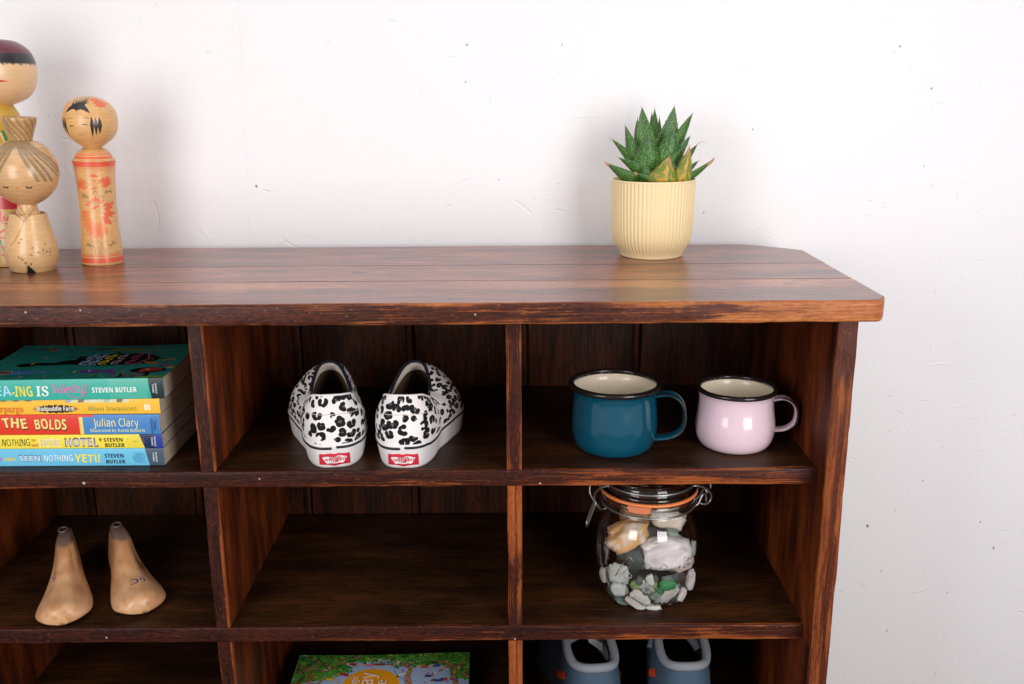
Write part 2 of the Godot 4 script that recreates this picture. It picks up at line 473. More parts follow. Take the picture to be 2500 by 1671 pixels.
# ------------------------------------------------------------------ wall and floor
func room() -> void:
	var W := 1870
	var H := 1320
	var lx := 1.7
	var ly := 1.2
	var X0 := -0.5
	var Y1 := 0.5
	var px := W / lx
	var n := noise(40, 3); n.frequency = 0.011
	var hb := n.get_image(W, H, false, false, false).get_data()
	var n2 := noise(41, 2); n2.frequency = 0.09
	var hb2 := n2.get_image(W, H, false, false, false).get_data()
	var f := PackedFloat32Array(); f.resize(W * H)
	for k in W * H: f[k] = 128.0 + (hb[k] - 128.0) * 0.08 + (hb2[k] - 128.0) * 0.03
	var r := RandomNumberGenerator.new(); r.seed = 5
	var den := noise(44, 2)
	# strands and chips of the board under the paint: short raised or sunk strokes
	for k in 2600:
		var x := r.randf() * W
		var y := r.randf() * H
		var wx: float = X0 + x / px
		if r.randf() > 0.24 + 0.42 * sm(0.55, 1.0, wx) + den.get_noise_2d(x / 190.0, y / 190.0) * 1.5: continue
		var an := r.randf() * PI if r.randf() < 0.45 else (-0.7 + r.randfn() * 0.5)
		var long := r.randf() < 0.12
		var L := r.randf_range(22, 62) if long else r.randf_range(3, 15)
		var amp := (r.randf_range(-30, 26) if long else r.randf_range(-52, 44))
		var wd := r.randf_range(0.7, 1.5)
		var bend := r.randfn() * 0.012
		for s in int(L * 1.5):
			var t := s / (L * 1.5)
			var aa := an + bend * s
			x += cos(aa) / 1.5; y += sin(aa) / 1.5
			var e := amp * sin(PI * t) / (wd * 2.6)
			for dy in range(-2, 3):
				for dx in range(-2, 3):
					var ix := int(x) + dx; var iy := int(y) + dy
					if ix < 0 or iy < 0 or ix >= W or iy >= H: continue
					var d := Vector2(ix + 0.5 - x, iy + 0.5 - y).length()
					var g := exp(-d * d / (wd * wd))
					var side := (-(ix + 0.5 - x) * sin(aa) + (iy + 0.5 - y) * cos(aa)) / wd
					f[iy * W + ix] += e * g * (1.0 if long else (0.4 + side))
	var hgt := PackedByteArray(); hgt.resize(W * H)
	for k in W * H: hgt[k] = int(clampf(f[k], 0, 255))
	var alb := Image.create_empty(W, H, false, Image.FORMAT_RGB8)
	alb.fill(Color8(242, 241, 244))
	# pin holes and small chips that show the board
	for s in [[0.0216, 0.1091, 1.4], [0.2913, 0.2783, 1.0], [0.2889, 0.2347, 0.8], [0.4067, 0.278, 0.8], [0.8192, 0.2734, 1.1], [0.8634, 0.2232, 1.1], [0.8636, 0.1287, 0.7], [0.6457, 0.1752, 0.8], [0.8372, -0.3658, 1.8], [0.9939, -0.3609, 1.0], [1.017, -0.4004, 1.3], [0.8632, -0.4359, 0.9], [0.9073, -0.2982, 0.8], [0.8738, -0.3423, 0.7], [0.3291, 0.1153, 0.7], [0.5889, 0.0723, 0.9], [0.96, -0.47, 0.9], [0.88, -0.53, 1.0], [0.93, -0.25, 0.6], [1.02, 0.05, 0.6]]:
		var cx: float = (s[0] - X0) * px
		var cy: float = (Y1 - s[1]) * px
		var rad: float = s[2] * px / 1000.0
		for y in range(int(cy - 5), int(cy + 6)):
			for x in range(int(cx - 5), int(cx + 6)):
				var d := Vector2(x + 0.5 - cx, (y + 0.5 - cy) * 0.8).rotated(s[0] * 9.0).length() + 0.35 * sin(x * 2.1 + y * 1.3)
				alb.set_pixel(x, y, alb.get_pixel(x, y).lerp(Color8(86, 74, 74), clampf(rad + 0.25 - d, 0, 1) * 0.85))
	var wm := mat(Color.WHITE, 0.62, 0.35, {"albedo_texture": ImageTexture.create_from_image(alb), "heightmap_enabled": true, "heightmap_texture": tex(hgt, W, H, false), "heightmap_scale": 0.65})
	var wall := Node3D.new(); wall.name = "wall"; add_child(wall)
	wall.set_meta("kind", "structure"); wall.set_meta("label", "white painted board wall with a thin upright joint")
	var sx := func(y): return 0.0119 + (y - 0.18) * 0.0303
	for side in 2:
		var st := stool()
		st.set_smooth_group(-1)
		var q := []
		for y in [-1.02, 1.3]:
			if side == 0: q.append_array([Vector2(-1.3, y), Vector2(sx.call(y) - 0.00005, y)])
			else: q.append_array([Vector2(sx.call(y) + 0.00005, y), Vector2(2.2, y)])
		var P := func(k, z): return Vector3(q[k].x, q[k].y, z)
		var U := func(k): return Vector2((q[k].x - X0) / lx, (Y1 - q[k].y) / ly)
		var zf := WALL_Z
		var zb := WALL_Z - 0.018
		tri(st, P.call(0, zf), P.call(2, zf), P.call(3, zf), U.call(0), U.call(2), U.call(3))
		tri(st, P.call(0, zf), P.call(3, zf), P.call(1, zf), U.call(0), U.call(3), U.call(1))
		for e in [[0, 2], [3, 1], [2, 3], [1, 0]]:
			tri(st, P.call(e[0], zf), P.call(e[0], zb), P.call(e[1], zb)); tri(st, P.call(e[0], zf), P.call(e[1], zb), P.call(e[1], zf))
		tri(st, P.call(0, zb), P.call(3, zb), P.call(2, zb)); tri(st, P.call(0, zb), P.call(1, zb), P.call(3, zb))
		obj("wall_panel", wall, st, wm)
	var fl := stool()
	box(fl, Vector3(-1.3, -1.06, -0.303), Vector3(2.2, -1.02, 2.2), 0.001)
	obj("floor", self, fl, mat(Color8(120, 108, 96), 0.6)).set_meta("kind", "structure")

# ------------------------------------------------------------------ cabinet
func cabinet() -> void:
	var c := thing("shelving_cabinet", "old dark stained wooden pigeon-hole cabinet standing against the white wall", "cabinet", Vector3.ZERO)
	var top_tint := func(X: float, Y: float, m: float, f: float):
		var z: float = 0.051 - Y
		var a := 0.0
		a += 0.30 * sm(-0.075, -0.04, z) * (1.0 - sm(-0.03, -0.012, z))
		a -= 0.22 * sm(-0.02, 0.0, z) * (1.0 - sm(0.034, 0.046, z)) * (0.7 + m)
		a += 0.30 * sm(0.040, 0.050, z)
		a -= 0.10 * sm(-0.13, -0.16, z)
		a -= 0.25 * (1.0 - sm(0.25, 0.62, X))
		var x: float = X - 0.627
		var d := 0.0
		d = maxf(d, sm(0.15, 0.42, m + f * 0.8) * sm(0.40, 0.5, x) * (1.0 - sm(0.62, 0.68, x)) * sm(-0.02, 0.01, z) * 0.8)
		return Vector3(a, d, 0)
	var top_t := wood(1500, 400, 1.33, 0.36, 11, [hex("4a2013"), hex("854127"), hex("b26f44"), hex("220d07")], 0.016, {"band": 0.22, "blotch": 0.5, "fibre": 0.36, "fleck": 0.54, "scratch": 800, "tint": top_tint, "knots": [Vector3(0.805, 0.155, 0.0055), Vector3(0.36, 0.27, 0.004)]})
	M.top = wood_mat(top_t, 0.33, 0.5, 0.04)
	M.top.clearcoat_enabled = true; M.top.clearcoat = 0.55; M.top.clearcoat_roughness = 0.26
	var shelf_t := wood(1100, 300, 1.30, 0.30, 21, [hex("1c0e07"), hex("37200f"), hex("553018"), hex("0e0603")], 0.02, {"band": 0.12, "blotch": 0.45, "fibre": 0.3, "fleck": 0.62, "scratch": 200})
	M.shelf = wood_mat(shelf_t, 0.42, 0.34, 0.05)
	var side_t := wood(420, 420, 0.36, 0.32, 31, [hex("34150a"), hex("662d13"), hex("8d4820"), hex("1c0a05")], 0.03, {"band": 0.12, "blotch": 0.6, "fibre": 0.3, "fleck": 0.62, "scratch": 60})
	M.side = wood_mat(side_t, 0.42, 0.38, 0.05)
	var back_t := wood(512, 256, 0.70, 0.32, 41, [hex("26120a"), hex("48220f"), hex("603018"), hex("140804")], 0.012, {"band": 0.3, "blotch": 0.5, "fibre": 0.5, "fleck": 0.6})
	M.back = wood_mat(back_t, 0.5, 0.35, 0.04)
	var pal := [hex("83401c"), hex("a85c30"), hex("22100d"), hex("481f14"), hex("7d5a48")]
	var pal_top := [hex("8c4a22"), hex("b97848"), hex("2a1412"), hex("54291c"), hex("9a7c66")]
	# worn front edges
	var arris := func(s: float, X: float): return -1.0 * pow(absf(s - 0.5) * 2.0, 3.0) * (1.0 if s > 0.5 else 1.5)
	var e_top := worn(1500, 40, 1.33, 0.025, 51, [0.0, 0.95, 0.70, 0.98, 0.85, 0.85, 0.95, 0.75, 1.03, 0.88, 1.12, 0.62, 1.20, 0.22, 1.33, 0.05], arris, pal_top, {"soft": 0.2})
	var e_s1 := worn(1400, 34, 1.30, 0.022, 61, [0.0, 0.8, 0.58, 0.85, 0.62, 1.2, 0.68, 1.0, 0.78, 0.85, 0.88, 0.72, 0.93, 0.9, 0.97, 0.75, 1.0, 0.5, 1.12, 0.45, 1.2, 0.5, 1.26, 0.95, 1.3, 1.0], func(s: float, X: float): return 0.22 * sm(0.3, 0.9, s) - 0.9 * pow(absf(s - 0.5) * 2.0, 3.0) * (0.5 if s > 0.5 else 1.3), pal, {"soft": 0.22})
	var e_s2 := worn(1400, 34, 1.30, 0.022, 71, [0.0, 0.85, 0.62, 1.1, 0.7, 0.9, 0.8, 0.75, 0.92, 0.85, 0.96, 1.0, 1.02, 0.65, 1.1, 0.55, 1.25, 0.62, 1.3, 0.9], func(s: float, X: float): return 0.25 * sm(0.25, 0.8, s) - 0.9 * pow(absf(s - 0.5) * 2.0, 3.0) * (0.5 if s > 0.5 else 1.3), pal, {"soft": 0.22})
	var EM := {}
	EM.top = wood_mat(e_top, 0.45, 0.32, 0.022); EM.s1 = wood_mat(e_s1, 0.46, 0.32, 0.022); EM.s2 = wood_mat(e_s2, 0.46, 0.32, 0.022)
	# top planks
	var X0 := -0.627
	var xend := 0.6960
	var TL := xend - X0
	var tx := Transform3D(Basis(), Vector3(X0, YT, 0))
	var fs := Vector2(1.33, 0.36)
	plank("top_plank", c, tx, TL, YT - YB, func(x): return 0.0511 - 0.0170 * pow(maxf(0.0, (x - (TL - 0.0120)) / 0.0120), 1.7), func(_x): return -0.0565, [EM.top, M.top],
		{"seed": 3, "rag": 0.0006, "r": 0.0024, "edge_len": 1.33, "face_uv": Vector2(0, 0.0511), "face_size": fs, "extra": [TL - 0.0120, TL - 0.0085, TL - 0.0062, TL - 0.0040, TL - 0.0022, TL - 0.001], "lip": 0.003})
	plank("top_plank", c, tx, TL - 0.0006, YT - YB - 0.0004, func(x): return -0.0568 - 0.0006 * sm(0.55, 0.68, x), func(_x): return -0.1452, [M.top, M.top],
		{"seed": 5, "rag": 0.0002, "r": 0.0004, "edge_len": 1.33, "face_uv": Vector2(0, 0.0511), "face_size": fs, "lip": 0.0008})
	plank("top_plank", c, tx, TL - 0.0003, YT - YB, func(_x): return -0.1461, func(x): return lerpf(-0.2735, -0.2785, x / TL) + pow(maxf(0.0, (x - 1.250) / (TL - 1.250)), 1.5) * 0.048, [M.top, M.top],
		{"seed": 6, "rag": 0.0002, "r": 0.0005, "edge_len": 1.33, "face_uv": Vector2(0, 0.0511), "face_size": fs, "extra": [1.250], "lip": 0.0008})
	# shelves
	var sx0 := -0.593
	var SL := 0.656 - sx0
	var k := 0
	for y in [S1, S2, S3, S4]:
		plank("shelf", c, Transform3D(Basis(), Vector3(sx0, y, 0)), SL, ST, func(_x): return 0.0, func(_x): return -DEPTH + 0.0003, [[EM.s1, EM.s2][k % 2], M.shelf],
			{"seed": 20 + k, "rag": 0.0006, "r": 0.0016, "edge_len": 1.30, "edge_uv": Vector2(0.0, 0), "face_uv": Vector2(0.02 * k, 0.005), "face_size": Vector2(1.30, 0.30)})
		k += 1
	# uprights between the shelves: one piece in each row
	var down := Basis(Vector3(0, -1, 0), Vector3(1, 0, 0), Vector3(0, 0, 1))
	var rows := [[YB, S1], [S1 - ST, S2], [S2 - ST, S3], [S3 - ST, S4]]
	var e_d := {
		"0": worn(220, 30, 0.18, 0.02, 81, [0.0, 0.95, 0.03, 0.75, 0.1, 0.8, 0.17, 0.8], func(s: float, X: float): return 0.35 - 1.5 * pow(absf(s - 0.47 - 0.05 * sin(X * 60.0)) * 2.0, 2.0), pal, {"soft": 0.22}),
		"1": worn(220, 30, 0.18, 0.02, 82, [0.0, 0.9, 0.17, 0.95], func(s: float, X: float): return 0.5 - 1.5 * sm(0.62 - X * 1.6, 1.0, s), pal, {"soft": 0.22}),
		"2": worn(220, 30, 0.18, 0.02, 83, [0.0, 0.9, 0.03, 0.5, 0.09, 0.7, 0.17, 0.5], func(s: float, X: float): return 0.2 - 0.9 * pow(absf(s - 0.5) * 2.0, 2.0), pal, {"soft": 0.2}),
		"3": worn(220, 30, 0.18, 0.02, 84, [0.0, 0.1, 0.05, 0.12, 0.1, 0.4, 0.13, 0.35, 0.165, 0.7], func(s: float, X: float): return 0.1 + 0.25 * pow(absf(s - 0.5) * 2.0, 3.0) + 0.3 * sm(0.06, 0.12, absf(s - 0.55) * -1.0 + 0.14), pal, {"soft": 0.2}),
	}
	for q in e_d: EM["d" + q] = wood_mat(e_d[q], 0.46, 0.32, 0.022)
	for d in [[-0.293, 0], [0.0228, 1], [0.338, 2]]:
		for r in rows.size():
			var y0: float = rows[r][0] - 0.0002
			var y1: float = rows[r][1] + 0.0002
			var which: String = ["0", "1", "0", "1"][r] if d[1] != 2 else ["2", "3", "3", "2"][r]
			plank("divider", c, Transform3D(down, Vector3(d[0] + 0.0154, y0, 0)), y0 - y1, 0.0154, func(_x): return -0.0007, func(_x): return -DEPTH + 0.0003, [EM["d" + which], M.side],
				{"seed": 40 + r + d[1] * 7, "rag": 0.0005, "r": 0.0014, "edge_len": 0.18, "face_uv": Vector2(0.05 * r + 0.03 * d[1], 0.01 + 0.02 * r), "face_size": Vector2(0.36, 0.32), "step": 0.006})
	# end panels
	var e_p := worn(900, 36, 0.76, 0.026, 91, [0.0, 0.95, 0.04, 0.9, 0.08, 0.35, 0.2, 0.35, 0.3, 0.4, 0.76, 0.45], func(s: float, X: float): return 0.5 * exp(-pow((s - 0.58 - 0.05 * sin(X * 19.0)) / 0.12, 2.0)) + 0.3 * exp(-pow((s - 0.9) / 0.07, 2.0)) - 0.2 * (1.0 - sm(0.0, 0.3, s)), [hex("7c3e1c"), hex("98562c"), hex("3c1a10"), hex("5c2a15"), hex("8d6a55")], {"soft": 0.22})
	EM.panel = wood_mat(e_p, 0.46, 0.32, 0.022)
	for x in [0.6761, -0.593]:
		plank("end_panel", c, Transform3D(down, Vector3(x, YB - 0.0002, 0)), 0.757, 0.0201, func(_x): return 0.0291, func(_x): return -DEPTH - 0.0105, [EM.panel, M.side],
			{"seed": 60, "rag": 0.0009, "r": 0.0018, "edge_len": 0.76, "face_uv": Vector2(0.0, 0.03), "face_size": Vector2(0.36, 0.32)})
	# back boards with a bead along one side
	var x := -0.6655
	var bi := 0
	while x < 0.655:
		var a := maxf(x, -0.5925)
		var b := minf(x + 0.147, 0.6555)
		var p := [Vector2(a + 0.0005, -0.004), Vector2(a + 0.0010, -0.0012), Vector2(a + 0.0022, 0.0)]
		if b < 0.65: p.append_array([Vector2(b - 0.0115, 0), Vector2(b - 0.0105, -0.003), Vector2(b - 0.0095, -0.003), Vector2(b - 0.0088, -0.0008), Vector2(b - 0.0065, 0.0), Vector2(b - 0.0035, 0.0), Vector2(b - 0.0016, -0.0008), Vector2(b - 0.0006, -0.004)])
		else: p.append_array([Vector2(b - 0.001, 0.0), Vector2(b, -0.004)])
		p.append_array([Vector2(b - 0.0006, -0.0098), Vector2(a + 0.0005, -0.0098), p[0]])
		var st := stool()
		var ys := [-0.711, S3, S2, S1, YB - 0.0004]
		var off := 0.023 * bi
		grid(st, p.size() - 1, ys.size() - 1, func(i: int, j: int): return Vector3(p[i].x, ys[j], -DEPTH + p[i].y), func(i: int, j: int): return Vector2((ys[j] + 0.71 + off) / 0.7, (p[i].x - a + off * 1.7) / 0.32), null, -1)
		obj("back_board", c, st, M.back)
		x += 0.147; bi += 1
	var light_stop := stool()                                      # added unseen strip, keeps light from leaking in behind the top
	box(light_stop, Vector3(-0.61, YB - 0.0002, -DEPTH - 0.0102), Vector3(0.640, YB + 0.0115, -0.2798), 0.0006)
	obj("added_light_stop", c, light_stop, M.back)
	# nail heads filled with pale putty
	var nm := mat(Color8(168, 158, 142), 0.7)
	for q in [[-0.0985, -0.163, 0.0004, 0.0017], [-0.096, -0.343, 0.0004, 0.0012], [0.372, -0.1665, 0.0004, 0.0012], [0.345, -0.3475, 0.0004, 0.0011], [0.083, -0.1595, 0.0004, 0.0010], [-0.107, 0.030, 0.0515, 0.0011], [-0.056, 0.0315, 0.0515, 0.0010], [0.31, 0.025, 0.0515, 0.0010]]:
		var st := stool()
		lathe(st, [Vector2(q[3], 0), Vector2(q[3] * 0.8, 0.0003), Vector2(0.00001, 0.0004)], 10)
		var o := obj("nail_filling", c, st, nm)
		o.position = Vector3(q[0], q[1], q[2]); o.rotation_degrees.x = 90
# ------------------------------------------------------------------ turned wooden dolls
# painting on turned shapes: az in degrees (0 towards +z, positive to +x), height in metres
class Wrap:
	var p: Paint
	var h0: float
	var h1: float
	func _init(W: int, H: int, a: float, b: float, c: Color):
		p = Paint.new(W, H, c); h0 = a; h1 = b
	func at(az: float, h: float) -> Vector2: return Vector2((az + 180.0) / 360.0 * p.w, (h1 - h) / (h1 - h0) * p.h)
	func pts(a: Array) -> Array:                       # [az, h, az, h, ...]
		var o := []
		for k in range(0, a.size(), 2): o.append(at(a[k], a[k + 1]))
		return o
	func poly(a: Array, c: Color, al := 1.0) -> void: p.poly(pts(a), c, al)
	func line(a: Array, w0: float, w1: float, c: Color, al := 1.0) -> void:   # widths in millimetres of height
		var k := p.h / (h1 - h0) / 1000.0
		p.line(pts(a), w0 * k, w1 * k, c, al)
	func ring(a: float, b: float, c: Color, al := 1.0) -> void:
		for y in range(int(at(0, b).y), int(at(0, a).y) + 1):
			for x in p.w: p.dot(x, y, c, al)
	func grain(sd: int, amount: float, vert := false) -> void:
		var n := FastNoiseLite.new(); n.seed = sd; n.frequency = 1.0; n.noise_type = FastNoiseLite.TYPE_SIMPLEX_SMOOTH
		n.fractal_type = FastNoiseLite.FRACTAL_FBM; n.fractal_octaves = 3
		for y in p.h:
			for x in p.w:
				var ca := cos(TAU * x / p.w) * 2.0; var sa := sin(TAU * x / p.w) * 2.0
				var v := n.get_noise_3d(ca * (4.0 if vert else 0.7), sa * (4.0 if vert else 0.7), y * (0.004 if vert else 0.07)) + 0.5 * n.get_noise_3d(ca, sa + 7.0, y * 0.01)
				var c := p.im.get_pixel(x, y)
				p.im.set_pixel(x, y, (c * (1.0 + v * amount)).clamp())

func petals(w: Wrap, caz: float, ch: float, rad: float, list: Array, c: Color, inner := 0.3, a := 0.9) -> void:   # list: [angle, length factor]; rad in mm
	for q in list:
		var an := deg_to_rad(q[0])
		var L: float = rad * q[1]
		var d := Vector2(cos(an), sin(an))
		var g := Vector2(-d.y, d.x) * L * 0.1
		var f := func(v: Vector2) -> Array: return [caz + v.x * 2.75, ch + v.y / 1000.0]
		var o := []
		for v in [d * L * inner, d * L * 0.62 + g * 0.8, d * L * 0.85 + g * 0.9, d * L, d * L * 0.85 - g * 0.9, d * L * 0.62 - g * 0.8]: o.append_array(f.call(v))
		w.poly(o, c, a)

func dolls() -> void:
	var varnish := {"clearcoat_enabled": true, "clearcoat": 0.4, "clearcoat_roughness": 0.2}
	# slim doll with red chrysanthemums
	var t := thing("wooden_doll", "slim turned wooden doll with black painted fringe and red flowers on its long body", "doll", Vector3(-0.1285, YT, -0.177))
	t.rotation_degrees.z = -1.6
	var wood_c := hex("d6a468")
	var red := hex("dd5236")
	var w := Wrap.new(420, 420, 0.0, 0.131, wood_c)
	w.grain(3, 0.07)
	w.ring(0.0032, 0.0085, red, 0.9); w.ring(0.0103, 0.0110, red, 0.9); w.ring(0.0122, 0.0127, red, 0.8)
	w.ring(0.1108, 0.1166, red, 0.9); w.ring(0.1092, 0.1096, red, 0.85); w.ring(0.1067, 0.107, red, 0.4)
	w.ring(0.1192, 0.1214, red, 0.8); w.ring(0.1232, 0.1236, red, 0.8); w.ring(0.1250, 0.1252, red, 0.7)
	var fl := []
	for k in 9: fl.append([-62 + k * 11.5, 0.82 + 0.2 * sin(k * 2.1)])
	petals(w, 22, 0.0635, 25.0, fl.map(func(q): return [q[0], q[1] * 0.95]), red, 0.36, 0.78)
	petals(w, 18, 0.066, 13.5, [[55, 0.8], [72, 0.85], [90, 0.95], [108, 0.9], [126, 0.85], [145, 0.9], [165, 1.0], [40, 0.9]], red, 0.45, 0.7)
	petals(w, 18, 0.0625, 33.0, [[-72, 0.9], [-84, 1.0], [-96, 1.0], [-108, 0.95], [-120, 0.85], [-133, 0.8], [-147, 0.7], [-160, 0.66], [-173, 0.62]], hex("e0743f"), 0.35, 0.75)
	w.poly([5, 0.066, 20, 0.068, 34, 0.0672, 18, 0.0655, 8, 0.063, 2, 0.064], red, 0.7)
	petals(w, 24, 0.0885, 20.0, [[12, 0.95], [24, 1.0], [37, 0.95], [50, 0.72], [63, 0.5], [2, 0.7]], red, 0.3, 0.75)
	petals(w, 8, 0.0905, 18.0, [[165, 1.0], [178, 1.1], [190, 1.0], [150, 0.8], [205, 0.7]], red, 0.25, 0.6)
	w.poly([2, 0.1005, 12, 0.1028, 24, 0.1024, 33, 0.1, 18, 0.0995], red, 0.75); w.poly([2, 0.0855, 16, 0.0885, 30, 0.088, 14, 0.086], red, 0.8)
	w.line([12, 0.094, 17, 0.096, 23, 0.0955, 20, 0.094], 0.35, 0.3, red, 0.8)
	var leaf := hex("4c4a35")
	for q in [[52, 0.0815, 1.0], [62, 0.0825, 1.2], [35, 0.0785, 0.6], [-22, 0.078, 1.3], [-12, 0.0765, 0.9], [15, 0.082, 0.7], [45, 0.0225, 1.1], [58, 0.0245, 1.3], [-18, 0.024, 1.2], [-8, 0.021, 0.9]]:
		for k in 5:
			var ox := rng.randf_range(-6, 6)
			w.line([q[0] + ox, q[1] + rng.randf_range(-0.002, 0.002), q[0] + ox + 5, q[1] + rng.randf_range(-0.001, 0.003)], 0.35 * q[2], 0.6 * q[2], leaf, 0.35)
	for q in [[5, 0.0195, 0.012], [18, 0.018, 0.013], [24, 0.026, 0.018], [34, 0.0185, 0.016]]: w.line([q[0], q[1], q[0] + 1, q[2]], 0.3, 0.15, hex("4a3a28"), 0.6)
	for k in 30: w.line([38 + k * 2.0, 0.0128 + rng.randf() * 0.002, 39 + k * 2.0, 0.0132 + rng.randf() * 0.002], 0.12, 0.12, hex("5a4630"), 0.5)
	var st := stool()
	var bp := smooth_prof([0.0008, 0.0229, 0.003, 0.0231, 0.0145, 0.0222, 0.0365, 0.0208, 0.054, 0.0202, 0.071, 0.0200, 0.0857, 0.0204, 0.105, 0.0215, 0.1165, 0.0229], 40)
	bp.push_front(Vector2(0.0222, 0.0)); bp.push_front(Vector2(0.0001, 0.0))
	bp.append_array([Vector2(0.0230, 0.1172), Vector2(0.0226, 0.1178), Vector2(0.0207, 0.1178), Vector2(0.0205, 0.1184), Vector2(0.0201, 0.1203), Vector2(0.0192, 0.1226), Vector2(0.0176, 0.1251), Vector2(0.0152, 0.1276), Vector2(0.0118, 0.1296), Vector2(0.0085, 0.1306), Vector2(0.001, 0.131)])
	lathe(st, bp, 72)
	obj("body", t, st, mat(Color.WHITE, 0.42, 0.5, {"albedo_texture": w.p.texture()}.merged(varnish)))
	# head
	w = Wrap.new(560, 330, 0.1302, 0.1866, hex("d9a76b"))
	w.grain(5, 0.055)
	var ink := hex("231d1d")
	w.poly([-90, 0.172, -70, 0.179, -52, 0.1815, -40, 0.179, -48, 0.1765, -62, 0.1735, -75, 0.1705], hex("e0643f"), 0.85)
	w.poly([32, 0.1845, 60, 0.184, 80, 0.1795, 92, 0.1785, 66, 0.1775, 74, 0.176, 50, 0.175, 36, 0.1768, 44, 0.1782, 30, 0.1795, 42, 0.181, 28, 0.182], hex("e0643f"), 0.9)
	w.poly([-36, 0.1690, -31, 0.1742, -22, 0.1780, -10, 0.1798, 3, 0.1795, 13, 0.1773, 20, 0.1735, 25, 0.1683, 22.5, 0.1698, 20, 0.1692, 18, 0.1708, 15, 0.1704, 12, 0.1722, 8, 0.1720, 5, 0.1730, 1, 0.1722, -2, 0.1728, -5, 0.1706, -8, 0.1722, -12, 0.1726, -16, 0.1732, -20, 0.1724, -23, 0.1716, -27, 0.1706, -31, 0.1698], ink)
	for q in [[-22, 0.178, -32, 0.183], [-14, 0.179, -22, 0.185], [-4, 0.179, 18, 0.1862], [2, 0.179, 32, 0.1858], [6, 0.1785, 26, 0.1832], [10, 0.178, 26, 0.1808], [-8, 0.179, -4, 0.186]]:
		w.line([q[0], q[1], (q[0] + q[2]) / 2.0, (q[1] + q[3]) / 2.0 + 0.0006, q[2], q[3]], 0.75, 0.12, ink, 0.95)
	w.line([-33, 0.1616, -28, 0.1632, -22, 0.1635, -14, 0.1630], 0.14, 0.12, ink); w.line([-28, 0.163, -22, 0.1634, -17, 0.1632], 0.22, 0.14, ink)
	w.line([6, 0.1634, 11, 0.1642, 16, 0.1643, 22, 0.1633], 0.12, 0.14, ink); w.line([10, 0.1641, 15, 0.1643, 19, 0.1638], 0.22, 0.16, ink)
	w.line([-25, 0.1548, -19, 0.1556, -12, 0.1552], 0.15, 0.12, ink); w.line([-22, 0.1549, -18, 0.1552, -15, 0.1550], 0.5, 0.4, ink)
	w.line([4, 0.1566, 10, 0.1573, 18, 0.1566], 0.15, 0.12, ink); w.line([8, 0.1567, 11, 0.1569, 15, 0.1567], 0.45, 0.42, ink)
	w.line([-5, 0.1463, -2, 0.1455, 2, 0.1456, 4, 0.1465], 0.22, 0.15, hex("5e3c28"), 0.9); w.line([-3, 0.1478, 0, 0.1477], 0.14, 0.1, hex("d2836a"), 0.8)
	for q in [[26, 0.1660, 0.1425, 0.1560, 4.0], [34, 0.1653, 0.1450, 0.1560, 4.2], [42, 0.1648, 0.1465, 0.1560, 4.6], [-38, 0.1650, 0.1425, 0.1560, 4.0], [-46, 0.1655, 0.145, 0.1560, 4.2], [-54, 0.1650, 0.1465, 0.1560, 4.4]]:
		w.poly([q[0] - 0.5, q[1], q[0] + q[4] * 0.7, (q[1] + q[3]) / 2, q[0] + q[4], q[3], q[0] + q[4] * 0.6, (q[2] + q[3]) / 2, q[0], q[2], q[0] - q[4] * 0.6, (q[2] + q[3]) / 2, q[0] - q[4], q[3], q[0] - q[4] * 0.6, (q[1] + q[3]) / 2], ink, 0.97)
	w.line([27, 0.170, 28, 0.1695], 0.25, 0.2, hex("d2604f"), 0.8); w.line([30, 0.1690, 31, 0.1685], 0.25, 0.2, hex("d2604f"), 0.8)
	st = stool()
	lathe(st, smooth_prof([0.1302, 0.0088, 0.1343, 0.0140, 0.1394, 0.0210, 0.1446, 0.0251, 0.1497, 0.0275, 0.1574, 0.0289, 0.1640, 0.0287, 0.1700, 0.0273, 0.1752, 0.0247, 0.1802, 0.0200, 0.184, 0.0140, 0.1858, 0.0085, 0.1866, 0.0002], 36), 72)
	obj("head", t, st, mat(Color.WHITE, 0.42, 0.5, {"albedo_texture": w.p.texture()}.merged(varnish)))

	# round-headed doll with a bun
	t = thing("wooden_doll", "small pale wooden doll with round head, topknot bun and closed eyes", "doll", Vector3(-0.1888, YT, -0.135))
	t.rotation_degrees.z = -2.4
	w = Wrap.new(420, 300, 0.0, 0.0634, hex("d8ae79"))
	w.grain(9, 0.06)
	var burn := hex("6d3f22")
	var rb := RandomNumberGenerator.new(); rb.seed = 12
	for q in [[40, 0.0235, 9], [52, 0.0255, 6], [60, 0.024, 6], [68, 0.0225, 7], [12, 0.0125, 8], [6, 0.0165, 6], [-3, 0.0185, 5], [26, 0.0205, 5], [22, 0.011, 6], [5, 0.038, 8], [0, 0.034, 5], [30, 0.0285, 4], [58, 0.031, 4], [72, 0.026, 4]]:
		for k in q[2]:
			var a := rb.randf() * TAU
			var rr := rb.randf() * 1.4
			var px: Vector2 = w.at(q[0] + cos(a) * rr * 2.1, q[1] + sin(a) * rr / 1000.0)
			w.p.ell(px.x, px.y, 1.8, 1.6, burn if k % 3 else hex("3f2a3a"), 0, 0.75)
	w.line([2, 0.0175, 10, 0.022, 20, 0.021, 28, 0.024, 40, 0.0235, 52, 0.021, 60, 0.0225], 0.16, 0.12, burn, 0.6)
	w.line([62, 0.0195, 68, 0.0185, 72, 0.021, 69, 0.024], 0.14, 0.12, burn, 0.6); w.line([0, 0.0185, 6, 0.0155, 12, 0.0125, 18, 0.0145], 0.16, 0.12, burn, 0.6)
	w.line([-14, 0.0634, 2, 0.0605, 13, 0.0563], 0.5, 0.5, hex("8a5a34"), 0.9); w.line([36, 0.0634, 25, 0.0612, 13, 0.0563, 2, 0.047, -12, 0.036, -24, 0.030], 0.3, 0.2, hex("8a5a34"), 0.8)
	w.poly([13, 0.0634, 25, 0.0612, 13, 0.0563, 2, 0.0605, -8, 0.0634], hex("b98850"), 0.9)
